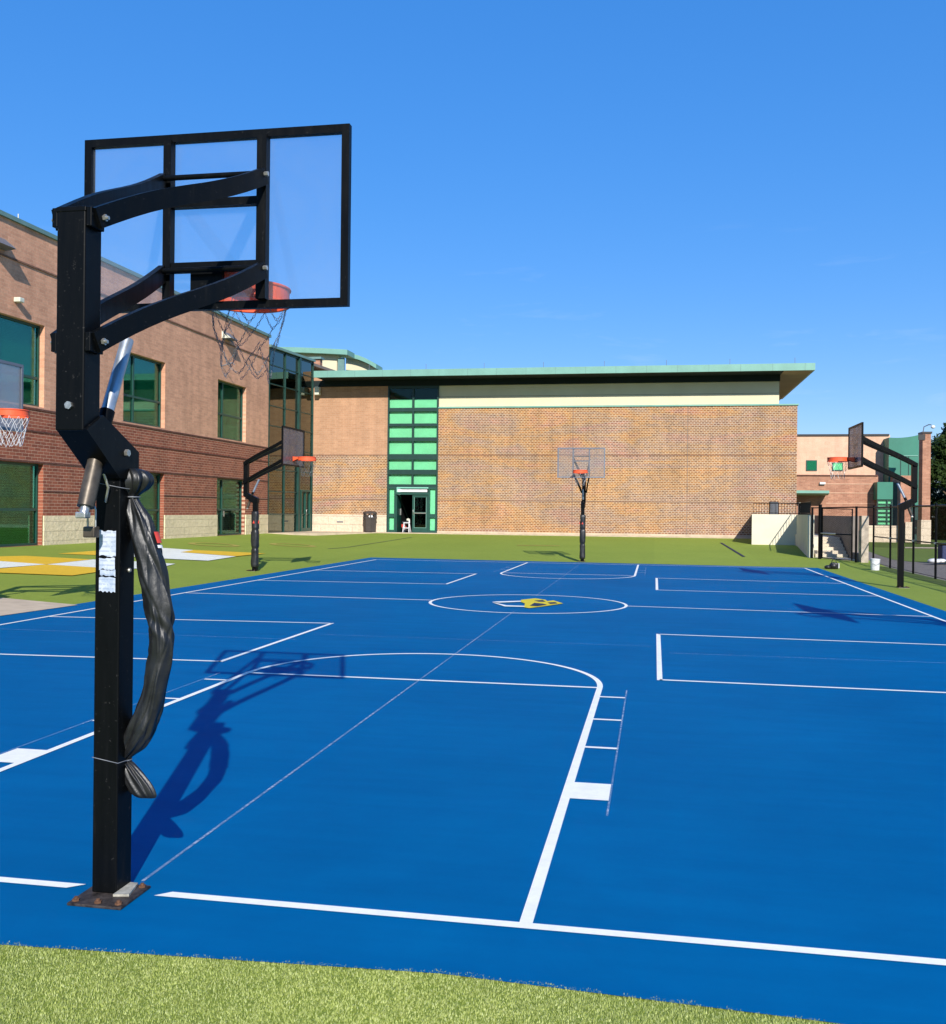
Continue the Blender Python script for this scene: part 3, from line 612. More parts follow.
    if near:
        lk = B(MB().box(-.055, .0, -.16, -.115, 1.6, 1.648, .005), 'padlock', MT['bronze'])
        B(MB().tube([(-.045, -.137, 1.648), (-.045, -.14, 1.72), (-.032, -.142, 1.75), (-.016, -.142, 1.75), (-.008, -.137, 1.72), (-.008, -.137, 1.648)], .0045, 6), 'shackle', MT['steel'], lk)
        B(MB().tube([(-.03, -.225, 1.72), (-.045, -.17, 1.74), (-.03, -.14, 1.75)], .006, 6).tube([(.0, -.1, 1.9), (.02, -.085, 1.82), (.0, -.07, 1.76), (-.03, -.0, 1.74)], .006, 6), 'hook', MT['steel'], lk)
        # torn instruction label on the face towards the baseline
        lb = MB(); rnd = random.Random(2)
        def torn(x0, x1, z0, z1):
            top = [(x0 + (x1 - x0) * i / 8, -.0597, z1 + rnd.uniform(-.004, .004)) for i in range(9)]; bot = [(x0 + (x1 - x0) * i / 8, -.0597, z0 + rnd.uniform(-.006, .006)) for i in range(8, -1, -1)]
            lb.poly(top[::-1] + bot[::-1])
        torn(-.036, .044, 1.515, 1.628); torn(-.036, .04, 1.456, 1.508); torn(-.032, .043, 1.428, 1.453); torn(-.036, .043, 1.357, 1.421)
        B(lb, 'instruction_label', MT['label'])
        B(MB().ball((.064, .02, 1.45), .011, 8), 'post_bolt', MT['steel'])
        B(MB().tube([(-.06, -.0595, .62), (.064, -.0595, .60), (.066, .02, .595)], .002, 6), 'tie_wire', MT['frame_gray']); B(MB().tube([(-.06, -.0595, 1.842), (.064, -.0595, 1.82), (.075, .0, 1.815)], .002, 6), 'tie_wire', MT['frame_gray'])
    if pad:
        pm = MB(); vs = []; fs = []; n = 20; zs = [.1 + i * .025 for i in range(62)]; rp = random.Random(4); ph = [rp.uniform(0, 6) for _ in range(4)]
        for z in zs:
            k = min(abs(z - .62), abs(z - 1.12), abs(z - .1), abs(z - 1.62)); r0 = .098 - .014 * math.exp(-(k / .035) ** 2) + .006 * math.sin(z * 7 + ph[0])
            for i in range(n):
                a = 2 * math.pi * i / n; sq = 1 / max(abs(math.cos(a)), abs(math.sin(a))) ** .55
                r = r0 * sq * (1 + .05 * math.sin(a * 3 + z * 11 + ph[1]) * math.exp(-(k / .2) ** 2) + .025 * math.sin(a * 5 - z * 23))
                vs.append((math.cos(a) * r, math.sin(a) * r, z))
        m_ = len(zs)
        for j in range(m_ - 1):
            for i in range(n): fs.append((j * n + i, j * n + (i + 1) % n, (j + 1) * n + (i + 1) % n, (j + 1) * n + i))
        fs += [tuple(range(n))[::-1], tuple(range((m_ - 1) * n, m_ * n))]
        pm.add(vs, fs, True); pd = B(pm, 'post_pad', MT['vinyl'])
        B(MB().prism([(-.03, 1.3), (.03, 1.3), (.0, 1.38)], .094, .112, 'y'), 'printed_mark', MT['red'], pd)
        B(MB().prism([(-.03, 1.3), (.03, 1.3), (.0, 1.38)], .094, .112, 'x'), 'printed_mark', MT['red'], pd)
    return root
G = 'basketball hoops around the blue court'
make_hoop(True, 0, MT['acrylic'], MT['black'], MT['chain'], 'large black basketball hoop nearest the camera with clear board seen from behind', G, (-2.388, 4.05, 0), 0, pad=False)
make_hoop(False, .10, MT['acrylic_h'], MT['frame_gray'], MT['chain'], 'basketball hoop facing the camera in front of the long patterned brick wall', G, (-2.445, 34.15, .006), math.pi, True, ext=.1, big=.06)
p2 = make_hoop(False, .10, MT['acrylic_s'], MT['black'], MT['chain'], 'padded black basketball hoop on turf before the glass corner of the courtyard', G, (-10.72, 25.3, rise(-10.72, 25.3)), -math.pi / 2, True, ext=.15, big=.085)
make_hoop(False, .10, MT['acrylic_h'], MT['frame_gray'], MT['netw'], 'basketball hoop half cut off at the left edge, white net below orange rim', G, (-10.6, 12.85, rise(-10.6, 12.85)), -math.pi / 2, True, ext=.05, big=.085)
p4 = make_hoop(False, .10, MT['acrylic_s'], MT['black'], MT['chain'], 'unpadded basketball hoop on a bare black post beside the chain-link fence', G, (5.8, 24.95, 0), math.pi / 2, False, ext=.14, big=.085)
o = copy_tree(p4); o.location = (5.8, 12.6, 0); o['label'] = 'basketball hoop beyond the right frame edge whose shadow crosses the court line'

# loosened vinyl post pad hanging off the near post
def hanging_pad():
    P = Vector((-2.388, 4.05, 0))
    root = thing('post_pad', 'loose black vinyl post pad tied at two points and bowing out from the near post', 'post pad', (P.x + .12, P.y + .03, 0))
    # centre line: x, z, half-width, half-depth
    prof = [(.055, 1.908, .03, .03), (.07, 1.897, .052, .05), (.082, 1.872, .064, .06), (.084, 1.845, .062, .06), (.076, 1.815, .048, .046), (.062, 1.79, .026, .026), (.058, 1.774, .024, .026), (.07, 1.735, .04, .034), (.088, 1.69, .054, .042), (.11, 1.62, .064, .046),
            (.136, 1.53, .068, .048), (.158, 1.44, .07, .05), (.177, 1.35, .069, .05), (.192, 1.27, .066, .05), (.2, 1.2, .06, .048), (.203, 1.12, .06, .048), (.197, 1.04, .057, .048), (.184, .96, .058, .05), (.165, .88, .06, .05),
            (.138, .80, .068, .054), (.103, .72, .074, .056), (.068, .655, .064, .05), (.042, .615, .036, .034), (.032, .592, .022, .024), (.046, .57, .036, .03), (.07, .53, .055, .034), (.1, .485, .064, .034), (.126, .445, .06, .03), (.138, .428, .045, .018)]
    n = 84; vs = []; fs = []; sub = []
    for i in range(len(prof) - 1):
        for k in range(7):
            t = k / 7; a, b = prof[i], prof[i + 1]; pa = prof[max(i - 1, 0)]; pb = prof[min(i + 2, len(prof) - 1)]
            def cr(q): 
                p0, p1, p2, p3 = pa[q], a[q], b[q], pb[q]
                return .5 * (2 * p1 + (p2 - p0) * t + (2 * p0 - 5 * p1 + 4 * p2 - p3) * t * t + (3 * p1 - p0 - 3 * p2 + p3) * t ** 3)
            sub.append(tuple(cr(q) for q in range(4)))
    sub.append(prof[-1])
    for (x, z, wx, wy) in sub:
        pinch = min(1, min(abs(z - 1.78), abs(z - .595)) / .24)
        for k in range(n):
            an = 2 * math.pi * k / n
            fold = (1 - pinch) * .20 * math.sin(an * 6 + z * 5) + (1 - pinch) * .12 * math.sin(an * 11 - z * 7) + .07 * (1 - abs(math.sin(an * 2.5 + z * 3.1))) ** 3 * 2 + .05 * math.sin(an * 3 + z * 5.5) + .035 * math.sin(an * 5 - z * 17) + .04 * math.sin(z * 31 + an * 2)
            if .4 < an < 2.4: fold -= .12 * math.exp(-((an - 1.2) / .35) ** 2)
            crease = .13 * math.exp(-((z - 1.2) / .05) ** 2) * math.sin(an * 4 + z * 60) - .12 * max(0, 1 - abs(((an * 1.0 + z * 2.1 + .4 * math.sin(z * 9)) % 1.6) - .8) / .22) - .08 * max(0, 1 - abs(((an * 1.3 - z * 3.7 + .3 * math.sin(z * 14)) % 2.1) - 1.0) / .2)
            f = 1 + fold + crease
            vs.append((P.x + x + .012 + math.cos(an) * wx * .93 * f, P.y + .035 + math.sin(an) * wy * .95 * f, z))
    m = len(sub)
    for i in range(m - 1):
        for k in range(n): fs.append((i * n + k, i * n + (k + 1) % n, (i + 1) * n + (k + 1) % n, (i + 1) * n + k))
    fs += [tuple(range(n))[::-1], tuple(range((m - 1) * n, m * n))]
    mb = MB().add(vs, fs, True); mb.sm = [True] * len(fs)
    sh = mb.build('pad_sleeve', MT['vinyl'], root)
    bx, by = P.x + .012, P.y + .035
    # printed mark, wrapped on the right shoulder of the sleeve
    def patch(a0, a1, z0, z1, mat, name):
        q = MB(); 
        def at(an, z):
            best = min(sub, key=lambda s: abs(s[1] - z)); return (bx + best[0] + math.cos(an) * best[2] * 1.09, by + math.sin(an) * best[3] * 1.14, z)
        k = 6
        for i in range(k):
            b0, b1 = a0 + (a1 - a0) * i / k, a0 + (a1 - a0) * (i + 1) / k
            q.quad(at(b0, z0), at(b1, z0), at(b1, z1), at(b0, z1))
        q.build(name, mat, sh)
    patch(-.42, .3, 1.575, 1.625, MT['red'], 'printed_mark'); patch(-.42, .3, 1.553, 1.566, MT['whitep'], 'printed_line')
    MB().tube([(bx + .059 + math.cos(a) * .029, by + math.sin(a) * .03, 1.78) for a in [i * math.pi / 6 for i in range(12)]], .0035, 5, False, True, True).build('tie', MT['frame_gray'], root)
    MB().tube([(bx + .033 + math.cos(a) * .028, by + math.sin(a) * .029, .593) for a in [i * math.pi / 6 for i in range(12)]], .0035, 5, False, True, True).build('tie', MT['frame_gray'], root)
hanging_pad()
# ------------------------------------------------------------------ buildings
def wall_v(mb, v, u0, u1, z0, z1, holes=(), depth=.18, back=None, sgn=1):
    """wall in the plane y=v facing -y with rectangular holes (u0,u1,z0,z1) and reveals"""
    us = sorted({u0, u1, *[h[0] for h in holes], *[h[1] for h in holes]}); zs = sorted({z0, z1, *[h[2] for h in holes], *[h[3] for h in holes]})
    us = [u for u in us if u0 <= u <= u1]; zs = [z for z in zs if z0 <= z <= z1]
    for a, b in zip(us, us[1:]):
        for c, d in zip(zs, zs[1:]):
            mu, mz = (a + b) / 2, (c + d) / 2
            if any(h[0] < mu < h[1] and h[2] < mz < h[3] for h in holes): continue
            mb.quad((a, v, c), (b, v, c), (b, v, d), (a, v, d))
    for h in holes:
        a, b, c, d = h; w = v + depth
        mb.quad((a, v, c), (a, v, d), (a, w, d), (a, w, c)); mb.quad((b, v, c), (b, w, c), (b, w, d), (b, v, d)); mb.quad((a, v, d), (b, v, d), (b, w, d), (a, w, d)); mb.quad((a, v, c), (a, w, c), (b, w, c), (b, v, c))
    return mb
def wall_u(mb, u, v0, v1, z0, z1, holes=(), depth=.18):
    t = MB(); wall_v(t, 0, v0, v1, z0, z1, holes, depth)
    for p in t.v: p.x, p.y = u - p.y, p.x
    o = len(mb.v); mb.v += t.v; mb.f += [tuple(i + o for i in f) for f in t.f]; mb.sm += t.sm; return mb
def intervals(a, b, holes, z):
    """pieces of a..b not crossed by a hole at height z"""
    cut = sorted([(h[0], h[1]) for h in holes if h[2] < z < h[3]]); r = []; x = a
    for c, d in cut:
        if c > x: r.append((x, c))
        x = max(x, d)
    if x < b: r.append((x, b))
    return r

# --- left two-storey building, wall facing the court at x = -19
WU = -19.0
lb = thing('brick_building', 'two-storey red and tan brick school building with green windows on the left', 'building', (-22, 32, .5))
up_h = [(21.6, 28.05, 4.84, 7.42), (32.75, 35.83, 4.84, 7.42), (40.57, 43.62, 4.84, 7.42)]
lo_h = [(21.6, 28.05, .5, 3.06), (32.75, 35.83, .5, 3.06), (40.57, 43.62, .5, 3.06)]
holes = up_h + lo_h
m = MB(); wall_u(m, WU, 8, 46.35, .2, 10.26, holes, .22)
m.quad((WU, 46.35, .2), (WU - .0, 46.35, 10.26), (WU - 9, 46.35, 10.26), (WU - 9, 46.35, .2)); m.quad((WU, 8, .2), (WU - 9, 8, .2), (WU - 9, 8, 10.26), (WU, 8, 10.26))
m.quad((WU, 8, 10.26), (WU, 46.35, 10.26), (WU - 9, 46.35, 10.26), (WU - 9, 8, 10.26))
m.build('wall', MT['brickL'], lb)
cp = MB().box(WU - .4, WU + .09, 7.95, 46.42, 10.26, 10.39); cp.build('roof_coping', MT['coping'], lb)
for a, b in intervals(8, 46.35, holes, 1.0): MB().box(WU - .02, WU + .045, a, b, .2, 1.43).build('stone_base', MT['stoneL'], lb)
cr = MB(); cl_ = MB()
for z, t, pr in ((4.75, .055, .025), (4.06, .04, .022), (3.10, .045, .022), (2.2, .04, .022)):  # projecting strips, coloured darker to stand in for reveal shadow lines
    for a, b in intervals(8, 46.35, [(h[0] - .0, h[1] + .0, h[2], h[3]) for h in holes], z): cr.box(WU - .01, WU + pr, a, b, z - t / 2, z + t / 2)
for a, b in intervals(8, 46.35, holes, 9.13): cl_.box(WU - .01, WU + .04, a, b, 9.105, 9.155)
cr.build('course_strip', MT['course'], lb); cl_.build('course_strip', MT['course_l'], lb)
def window_u(root, u, h, mull, rail, glass, blind, name='window', blind_drop=1.0, bmat=None):
    v0, v1, z0, z1 = h; d = .20; t = .07; f = MB(); x0, x1 = u - d - .06, u - d + .03
    f.box(x0, x1, v0, v1, z0, z0 + t).box(x0, x1, v0, v1, z1 - t, z1).box(x0, x1, v0, v0 + t, z0 + t, z1 - t).box(x0, x1, v1 - t, v1, z0 + t, z1 - t)
    for k in mull: f.box(x0 + .004, x1 - .004, k - .045, k + .045, z0 + t, z1 - t)
    for r in rail: f.box(x0 + .008, x1 - .008, v0 + t, v1 - t, r - .04, r + .04)
    w = f.build(name, MT['green'], root)
    MB().box(u - d - .03, u - d - .018, v0 + t - .01, v1 - t + .01, z0 + t - .01, z1 - t + .01).build('glass', glass, w)
    zb = z1 - (z1 - z0) * blind_drop
    MB().box(u - d - .16, u - d - .15, v0 + .005, v1 - .005, zb, z1 - .005).build('blind', bmat or MT['blind'], w)
    MB().box(u - d - 1.2, u - d - 1.19, v0 - .6, v1 + .6, z0 - .3, z1 + .3).build('interior', MT['dark'], w)
    return w
for h, mu, ra in ((up_h[0], [23.7, 25.9], [5.75]), (up_h[1], [33.75], [5.85]), (up_h[2], [41.45], [5.95])): window_u(lb, WU, h, mu, ra, MT['glass'], 1, blind_drop=1)
window_u(lb, WU, lo_h[0], [23.7, 25.9], [1.62], MT['glass'], 1, bmat=MT['blind_d']); window_u(lb, WU, lo_h[1], [33.75], [1.62], MT['glass'], 1)
dr = window_u(lb, WU, lo_h[2], [41.5], [1.66], MT['glass'], 1, 'door', .55); MB().box(WU - .165, WU - .13, 41.6, 41.66, 1.35, 1.6).build('handle', MT['steel'], dr)
for v in (25.2, 40.9): # wedge floodlights
    V8 = [(WU, v, 9.62), (WU, v + .9, 9.62), (WU, v + .9, 9.28), (WU, v, 9.28), (WU + .42, v + .06, 9.30), (WU + .42, v + .84, 9.30)]
    fl_ = MB().add(V8, [(3, 2, 5, 4), (0, 4, 5, 1), (0, 1, 2, 3)]).build('floodlight', MT['frame_gray'], lb)
    MB().add([(p_[0], p_[1] - .006 * (k_ in (0, 3, 4)) + .006 * (k_ in (1, 2, 5)), p_[2]) for k_, p_ in enumerate(V8)], [(0, 3, 4), (1, 5, 2)]).build('side_cheek', MT['fitting'], fl_)
MB().box(WU, WU + .22, 26.5, 26.72, 7.86, 8.0, .02).build('camera_fitting', MT['fitting'], lb)
MB().tube([(WU, 40.95, 8.05), (WU + .5, 41.0, 8.2), (WU + .55, 41.05, 8.1)], .025, 6).build('shadow_rod', MT['frame_gray'], lb)  # dark bent rod added to stand in for a shadow on the wall
MB().tube([(WU - .15, 26.9, 10.39), (WU - .15, 26.9, 10.62)], .018, 6).build('roof_pin', MT['fitting'], lb)

# --- glazed link between the wings
gl = thing('glazed_link', 'tall dark glass curtain wall filling the corner between the two brick wings', 'building', (WU, 46.4, .5))
gl.rotation_euler = (0, 0, -.098)  # the link turns slightly outwards
fr = MB(); x0, x1 = WU - .10, WU + .03
vs_ = [46.42, 48.15, 49.75, 51.45]; zs_ = [.5, 1.45, 2.6, 3.7, 4.8, 5.9, 6.9, 8.0, 8.95, 9.72]
for v in vs_: fr.box(x0, x1 + (.05 if v == 49.75 else 0), v - (.09 if v == 49.75 else .014), v + (.09 if v == 49.75 else .014), .5, 9.8)
fr.build('mullion', MT['darkgreen'], gl)
fr = MB()
for z in zs_:
    for a, b in zip(vs_, vs_[1:]): fr.box(x0 + .01, x1 - .03, a + .09, b - .09, z - .025, z + .025)
fr.build('rail', MT['darkgreen'], gl)
for i, (a, b) in enumerate(zip(vs_, vs_[1:])):
    MB().box(WU - .06, WU - .048, a + .03, b - .03, .5, 9.75).build('glass', MT['glass_dark'], gl)
MB().box(WU - .3, WU + .12, 46.36, 51.5, 9.8, 9.92).build('roof_edge', MT['coping'], gl)
MB().box(WU - 9, WU - .3, 46.4, 60, 9.7, 9.85).build('roof', MT['dark_conc'], gl)
MB().quad((WU - 2.6, 46.4, .4), (WU - 2.6, 51.5, .4), (WU - 2.6, 51.5, 9.7), (WU - 2.6, 46.4, 9.7)).quad((WU, 51.48, .4), (WU - 2.6, 51.48, .4), (WU - 2.6, 51.48, 9.7), (WU, 51.48, 9.7)).build('interior', MT['blind_t'], gl)
MB().box(WU - 2.6, WU - .1, 46.4, 51.4, .42, .5).box(WU - 2.6, WU - .12, 46.4, 51.4, 4.75, 5.0).build('floor_slab', MT['dark_conc'], gl)
d = MB(); dz0, dz1 = .5, 2.75
d.box(x0, x1 + .02, 50.05, 50.15, dz0, dz1).box(x0, x1 + .02, 51.15, 51.25, dz0, dz1).box(x0, x1 + .02, 50.15, 51.15, dz1 - .1, dz1).box(x0, x1 + .02, 50.15, 51.15, dz0, dz0 + .2).box(x0, x1 + .01, 50.6, 50.68, dz0 + .2, dz1 - .1)
dd = d.build('door', MT['green'], gl); MB().tube([(WU + .07, 50.55, 1.4), (WU + .12, 50.55, 1.4), (WU + .12, 50.55, 1.7), (WU + .07, 50.55, 1.7)], .012, 6).build('handle', MT['steel'], dd)

# --- gymnasium: long wall at y = 51.5
GV = 51.5
gy = thing('gymnasium', 'long brick gymnasium with wide overhanging pale green roof facing the court', 'building', (-6, 60, .5))
TO = (-14.28, -11.46, .5, 8.43)
m = MB(); wall_v(m, GV, -18.95, TO[0], 4.7, 8.43); m.build('upper_wall', MT['brickG'], gy)
m = MB(); wall_v(m, GV, -18.95, TO[0], .2, 4.7); wall_v(m, GV, TO[1], 7.0, .2, 7.2)
m.quad((7.0, GV, .2), (7.0, 90, .2), (7.0, 90, 7.2), (7.0, GV, 7.2)); m.quad((TO[1], GV, 7.2), (7.0, GV, 7.2), (7.0, 90, 7.2), (TO[1], 90, 7.2)); m.quad((TO[0], GV, .5), (TO[0], GV + .3, .5), (TO[0], GV + .3, 8.43), (TO[0], GV, 8.43)); m.quad((TO[1], GV, .5), (TO[1], GV, 7.2), (TO[1], GV + .3, 7.2), (TO[1], GV + .3, .5))
m.build('patterned_wall', MT['brickP'], gy)
MB().box(-18.95, TO[0], GV - .04, GV + .02, .2, 1.46).build('stone_base', MT['stoneG'], gy)
cr = MB()
for a, b in ((-18.95, TO[0]), (TO[1], 7.0)):
    for z in (4.7, 2.28): cr.box(a, b, GV - .012, GV + .01, z - .02, z + .02)
cr.build('course_strip', MT['course_l'], gy)
for x in (-4.25, 1.62): MB().box(x - .012, x + .012, GV - .004, GV + .02, .62, 7.2).build('control_joint', MT['dark_conc'], gy)
MB().box(TO[1], 7.06, GV - .06, GV + .5, 7.2, 7.28).build('wall_cap', MT['copper'], gy)
MB().box(TO[1], 7.0, GV - .05, GV + .01, .2, .62).build('base_course', MT['concrete'], gy)
MB().box(TO[1], 6.12, GV + .12, GV + .6, 7.28, 8.43).quad((6.12, GV + .12, 7.28), (6.12, 88, 7.28), (6.12, 88, 8.75), (6.12, GV + .12, 8.75)).build('clerestory_wall', MT['cream'], gy)
MB().box(TO[1], 6.10, GV + .115, GV + .13, 7.83, 7.845).build('panel_joint', MT['course_l'], gy)
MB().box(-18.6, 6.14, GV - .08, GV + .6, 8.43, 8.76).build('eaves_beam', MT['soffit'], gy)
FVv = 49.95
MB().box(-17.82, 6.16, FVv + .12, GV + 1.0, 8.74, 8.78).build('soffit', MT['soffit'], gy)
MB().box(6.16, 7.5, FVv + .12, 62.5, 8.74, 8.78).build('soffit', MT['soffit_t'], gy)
rf = MB().box(-17.9, 7.55, FVv + .1, 88, 8.78, 9.06).build('roof', MT['copper'], gy)
fa = MB().box(-17.95, 7.60, FVv, FVv + .1, 8.74, 9.09).box(7.5, 7.60, FVv + .1, 62.5, 8.745, 9.085); fa.build('fascia', MT['copper'], rf)
js = MB()
for i in range(17): js.box(-17.2 + i * 1.52, -17.185 + i * 1.52, FVv - .008, FVv + .01, 8.745, 9.085)
js.build('fascia_joint', MT['coping'], rf)
for i in range(8):
    x = -15 + i * 3.1; MB().tube([(x, FVv + .4, 9.06), (x, FVv + .4, 9.42)], .012, 5).build('lightning_rod', MT['frame_gray'], rf)
MB().box(-18.3, -18.05, GV - .45, GV - .08, 7.95, 8.4, .03).build('wall_bracket', MT['fitting'], gy)
MB().box(-18.95, -17.9, GV + .02, GV + 8, 8.43, 9.3).build('brick_parapet', MT['brickG'], gy)
# glass stair tower
tw = MB(); y0, y1 = GV + .02, GV + .16; uc = -12.87
zr = [(8.30, 8.43), (7.05, 7.25), (6.25, 6.40), (5.45, 5.65), (4.45, 4.75), (3.65, 3.91), (2.97, 3.12)]
for a, b in zr: tw.box(TO[0] + .08, TO[1] - .08, y0, y1, a, b)
tw.box(TO[0], TO[0] + .08, y0 - .02, y1, .5, 8.43).box(TO[1] - .08, TO[1], y0 - .02, y1, .5, 8.43)
for (a, _), (_, d_) in zip(zr, zr[1:]): tw.box(uc - .05, uc + .05, y0 + .01, y1, d_, a)
tow = tw.build('glazing_frame', MT['darkgreen'], gy)
for (a, _), (_, d_) in zip(zr, zr[1:]):
    for u0, u1 in ((TO[0] + .08, uc - .05), (uc + .05, TO[1] - .08)):
        g = MB().box(u0, u1, GV + .1, GV + .11, d_, a).build('glass', MT['glass_m'], tow)
        MB().box(u0 - .04, u1 + .04, GV + .2, GV + .21, d_ - .05, a + .05 if a < 8 else 7.72).build('blind', MT['blind_w'], tow)
        if a > 8: MB().box(u0 - .04, u1 + .04, GV + .26, GV + .27, d_ - .05, a + .05).build('interior', MT['dark'], tow)
# entrance
en = MB(); en.box(TO[0] + .08, TO[0] + .13, y0, y1, .5, 2.97).box(-13.87, -13.78, y0, y1, .5, 2.97).box(-11.98, -11.89, y0, y1, .5, 2.97).box(TO[1] - .13, TO[1] - .08, y0, y1, .5, 2.97)
for a, b in ((TO[0] + .13, -13.87), (-11.89, TO[1] - .13)):
    for z in (.5, 1.33, 2.87): en.box(a, b, y0 + .005, y1, z, z + (.15 if z < 1 else .2 if z < 2 else .1))
en.box(-13.78, -11.98, y0 + .005, y1, 2.56, 2.69)
enf = en.build('entrance_frame', MT['green'], gy)
for a, b in ((TO[0] + .13, -13.87), (-11.89, TO[1] - .13)):
    for c, e in ((.65, 1.33), (1.53, 2.87)):
        MB().box(a, b, GV + .1, GV + .108, c, e).build('glass', MT['glass_m'], enf); MB().box(a - .02, b + .02, GV + .15, GV + .16, c - .02, e + .02).build('blind', MT['whitep'], enf)
MB().box(-13.7, -12.05, GV + .06, GV + .08, 2.71, 2.84).build('transom_strip', MT['whitep'], enf)
MB().box(-13.78, -11.98, GV + .09, GV + .1, 2.69, 2.97).build('transom_glass', MT['glass_m'], enf)
def leaf(par, u0, u1, y, name='door'):
    q = MB(); q.box(u0, u0 + .12, y, y + .05, .52, 2.56).box(u1 - .12, u1, y, y + .05, .52, 2.56).box(u0 + .12, u1 - .12, y, y + .05, 2.42, 2.56).box(u0 + .12, u1 - .12, y, y + .05, .52, .78).box(u0 + .12, u1 - .12, y + .004, y + .05, 1.52, 1.62)
    d = q.build(name, MT['green'], par); MB().box(u0 + .12, u1 - .12, y + .02, y + .03, .78, 2.42).build('glass', MT['glass_clear'], d)
    MB().tube([(u0 + .06, y, 1.45), (u0 + .06, y - .06, 1.47), (u0 + .06, y - .06, 1.75), (u0 + .06, y, 1.77)], .015, 6).box(u0 + .1, u1 - .1, y - .05, y - .025, 1.55, 1.59).build('handle', MT['steel'], d)
    MB().box(u0 + .10, u1 - .10, y - .004, y, .77, .79).box(u0 + .10, u0 + .12, y - .004, y, .79, 2.42).box(u1 - .12, u1 - .10, y - .004, y, .79, 2.42).build('glazing_bead', MT['copper'], d)
    return d
leaf(gy, -12.87, -11.99, GV + .08)
# the other leaf stands open, folded back into the doorway
q = MB().box(-13.78, -13.73, GV + .1, GV + .98, .52, 2.56); od = q.build('door', MT['green'], gy); MB().box(-13.73, -13.68, GV + .8, GV + .86, 1.45, 1.8).build('handle', MT['steel'], od)
MB().quad((-13.78, GV + .98, .5), (-13.78, GV + 4, .5), (-13.78, GV + 4, 2.9), (-13.78, GV + .98, 2.9)).quad((-11.9, GV + .2, .5), (-11.9, GV + .2, 2.9), (-11.9, GV + 4, 2.9), (-11.9, GV + 4, .5)).quad((-13.78, GV + 4, .5), (-11.9, GV + 4, .5), (-11.9, GV + 4, 2.9), (-13.78, GV + 4, 2.9)).quad((-13.78, GV + .2, 2.9), (-11.9, GV + .2, 2.9), (-11.9, GV + 4, 2.9), (-13.78, GV + 4, 2.9)).quad((-13.78, GV, .515), (-13.78, GV + 4, .515), (-11.9, GV + 4, .515), (-11.9, GV, .515)).build('vestibule', MT['dark'], gy)
MB().quad((-18.95, GV + .35, .2), (TO[1], GV + .35, .2), (TO[1], GV + .35, .5), (-18.95, GV + .35, .5)).build('sill_back', MT['dark'], gy)
for z, x in ((1.05, -16.9),): MB().box(x - .18, x + .18, GV - .06, GV - .03, z - .04, z + .03).build('wall_vent', MT['frame_gray'], gy)

# things in the doorway
sroot = thing('step_stool', 'small white step stool standing in the open gym doorway', 'step stool', (-13.22, GV + .12, .515)); X, Yy, Z = -13.22, GV + .12, .515
s_ = MB()
for sx in (-.17, .17):
    s_.bar([(X + sx, Yy - .02, Z), (X + sx * .8, Yy + .12, Z + .52)], .035, .05).bar([(X + sx, Yy + .42, Z), (X + sx * .8, Yy + .2, Z + .52)], .035, .05)
s_.build('leg', MT['whitep'], sroot); MB().box(X - .19, X + .19, Yy - .01, Yy + .14, Z + .22, Z + .26, .008).build('step', MT['whitep'], sroot); MB().box(X - .17, X + .17, Yy + .08, Yy + .26, Z + .5, Z + .54, .008).build('step', MT['whitep'], sroot); MB().box(X + .1, X + .16, Yy + .2, Yy + .24, Z + .54, Z + .68).build('hand_hold', MT['whitep'], sroot)
bx = thing('tool_bag', 'dark bag with a red flap behind the stool in the gym doorway', 'bag', (-13.35, GV + .75, .515))
MB().box(-13.6, -13.1, GV + .55, GV + .95, .515, 1.12, .06).build('bag_body', MT['blackp'], bx); MB().box(-13.58, -13.3, GV + .51, GV + .549, .78, .95, .01).build('flap', MT['red'], bx); MB().ball((-13.25, GV + .7, 1.19), .11, 8, .8).build('contents', MT['fitting'], bx); MB().box(-13.0, -12.93, GV + .7, GV + .9, .515, 1.35, .02).build('side_roll', MT['blue_thing'], bx)

# trash can
tx, ty, tz = -15.05, 50.95, .52
tr = thing('trash_can', 'dark brown domed trash can against the gym wall left of the glass entrance', 'trash can', (tx, ty, tz))
def octa(r, z, n=8): return [(tx + math.cos(math.pi / 8 + 2 * math.pi * i / n) * r, ty + math.sin(math.pi / 8 + 2 * math.pi * i / n) * r, z) for i in range(n)]
b = MB(); rings = [octa(.30, tz), octa(.33, tz + .06), octa(.355, tz + .72)]; b.add(sum(rings, []), [(r * 8 + i, r * 8 + (i + 1) % 8, r * 8 + 8 + (i + 1) % 8, r * 8 + 8 + i) for r in range(2) for i in range(8)]); b.build('bin_body', MT['bin'], tr)
b = MB(); rings = [octa(.385, tz + .72), octa(.385, tz + .78), octa(.37, tz + .8)]; b.add(sum(rings, []), [(r * 8 + i, r * 8 + (i + 1) % 8, r * 8 + 8 + (i + 1) % 8, r * 8 + 8 + i) for r in range(2) for i in range(8)])
for i in (0, 2, 4, 6):
    an = math.pi / 8 + 2 * math.pi * i / 8
    for da in (0, math.pi / 4): b.bar([(tx + math.cos(an + da) * .345, ty + math.sin(an + da) * .345, tz + .79), (tx + math.cos(an + da) * .33, ty + math.sin(an + da) * .33, tz + 1.0)], .06, .06)
rings = [octa(.375, tz + .99), octa(.375, tz + 1.05), octa(.3, tz + 1.11), octa(.01, tz + 1.14)]; b.add(sum(rings, []), [(r * 8 + i, r * 8 + (i + 1) % 8, r * 8 + 8 + (i + 1) % 8, r * 8 + 8 + i) for r in range(3) for i in range(8)])
b.build('lid', MT['bin'], tr); MB().add(octa(.33, tz + .79), [tuple(range(8))]).ball((tx + .08, ty - .12, tz + .84), .13, 8, .8).build('bin_liner', MT['bucket'], tr)

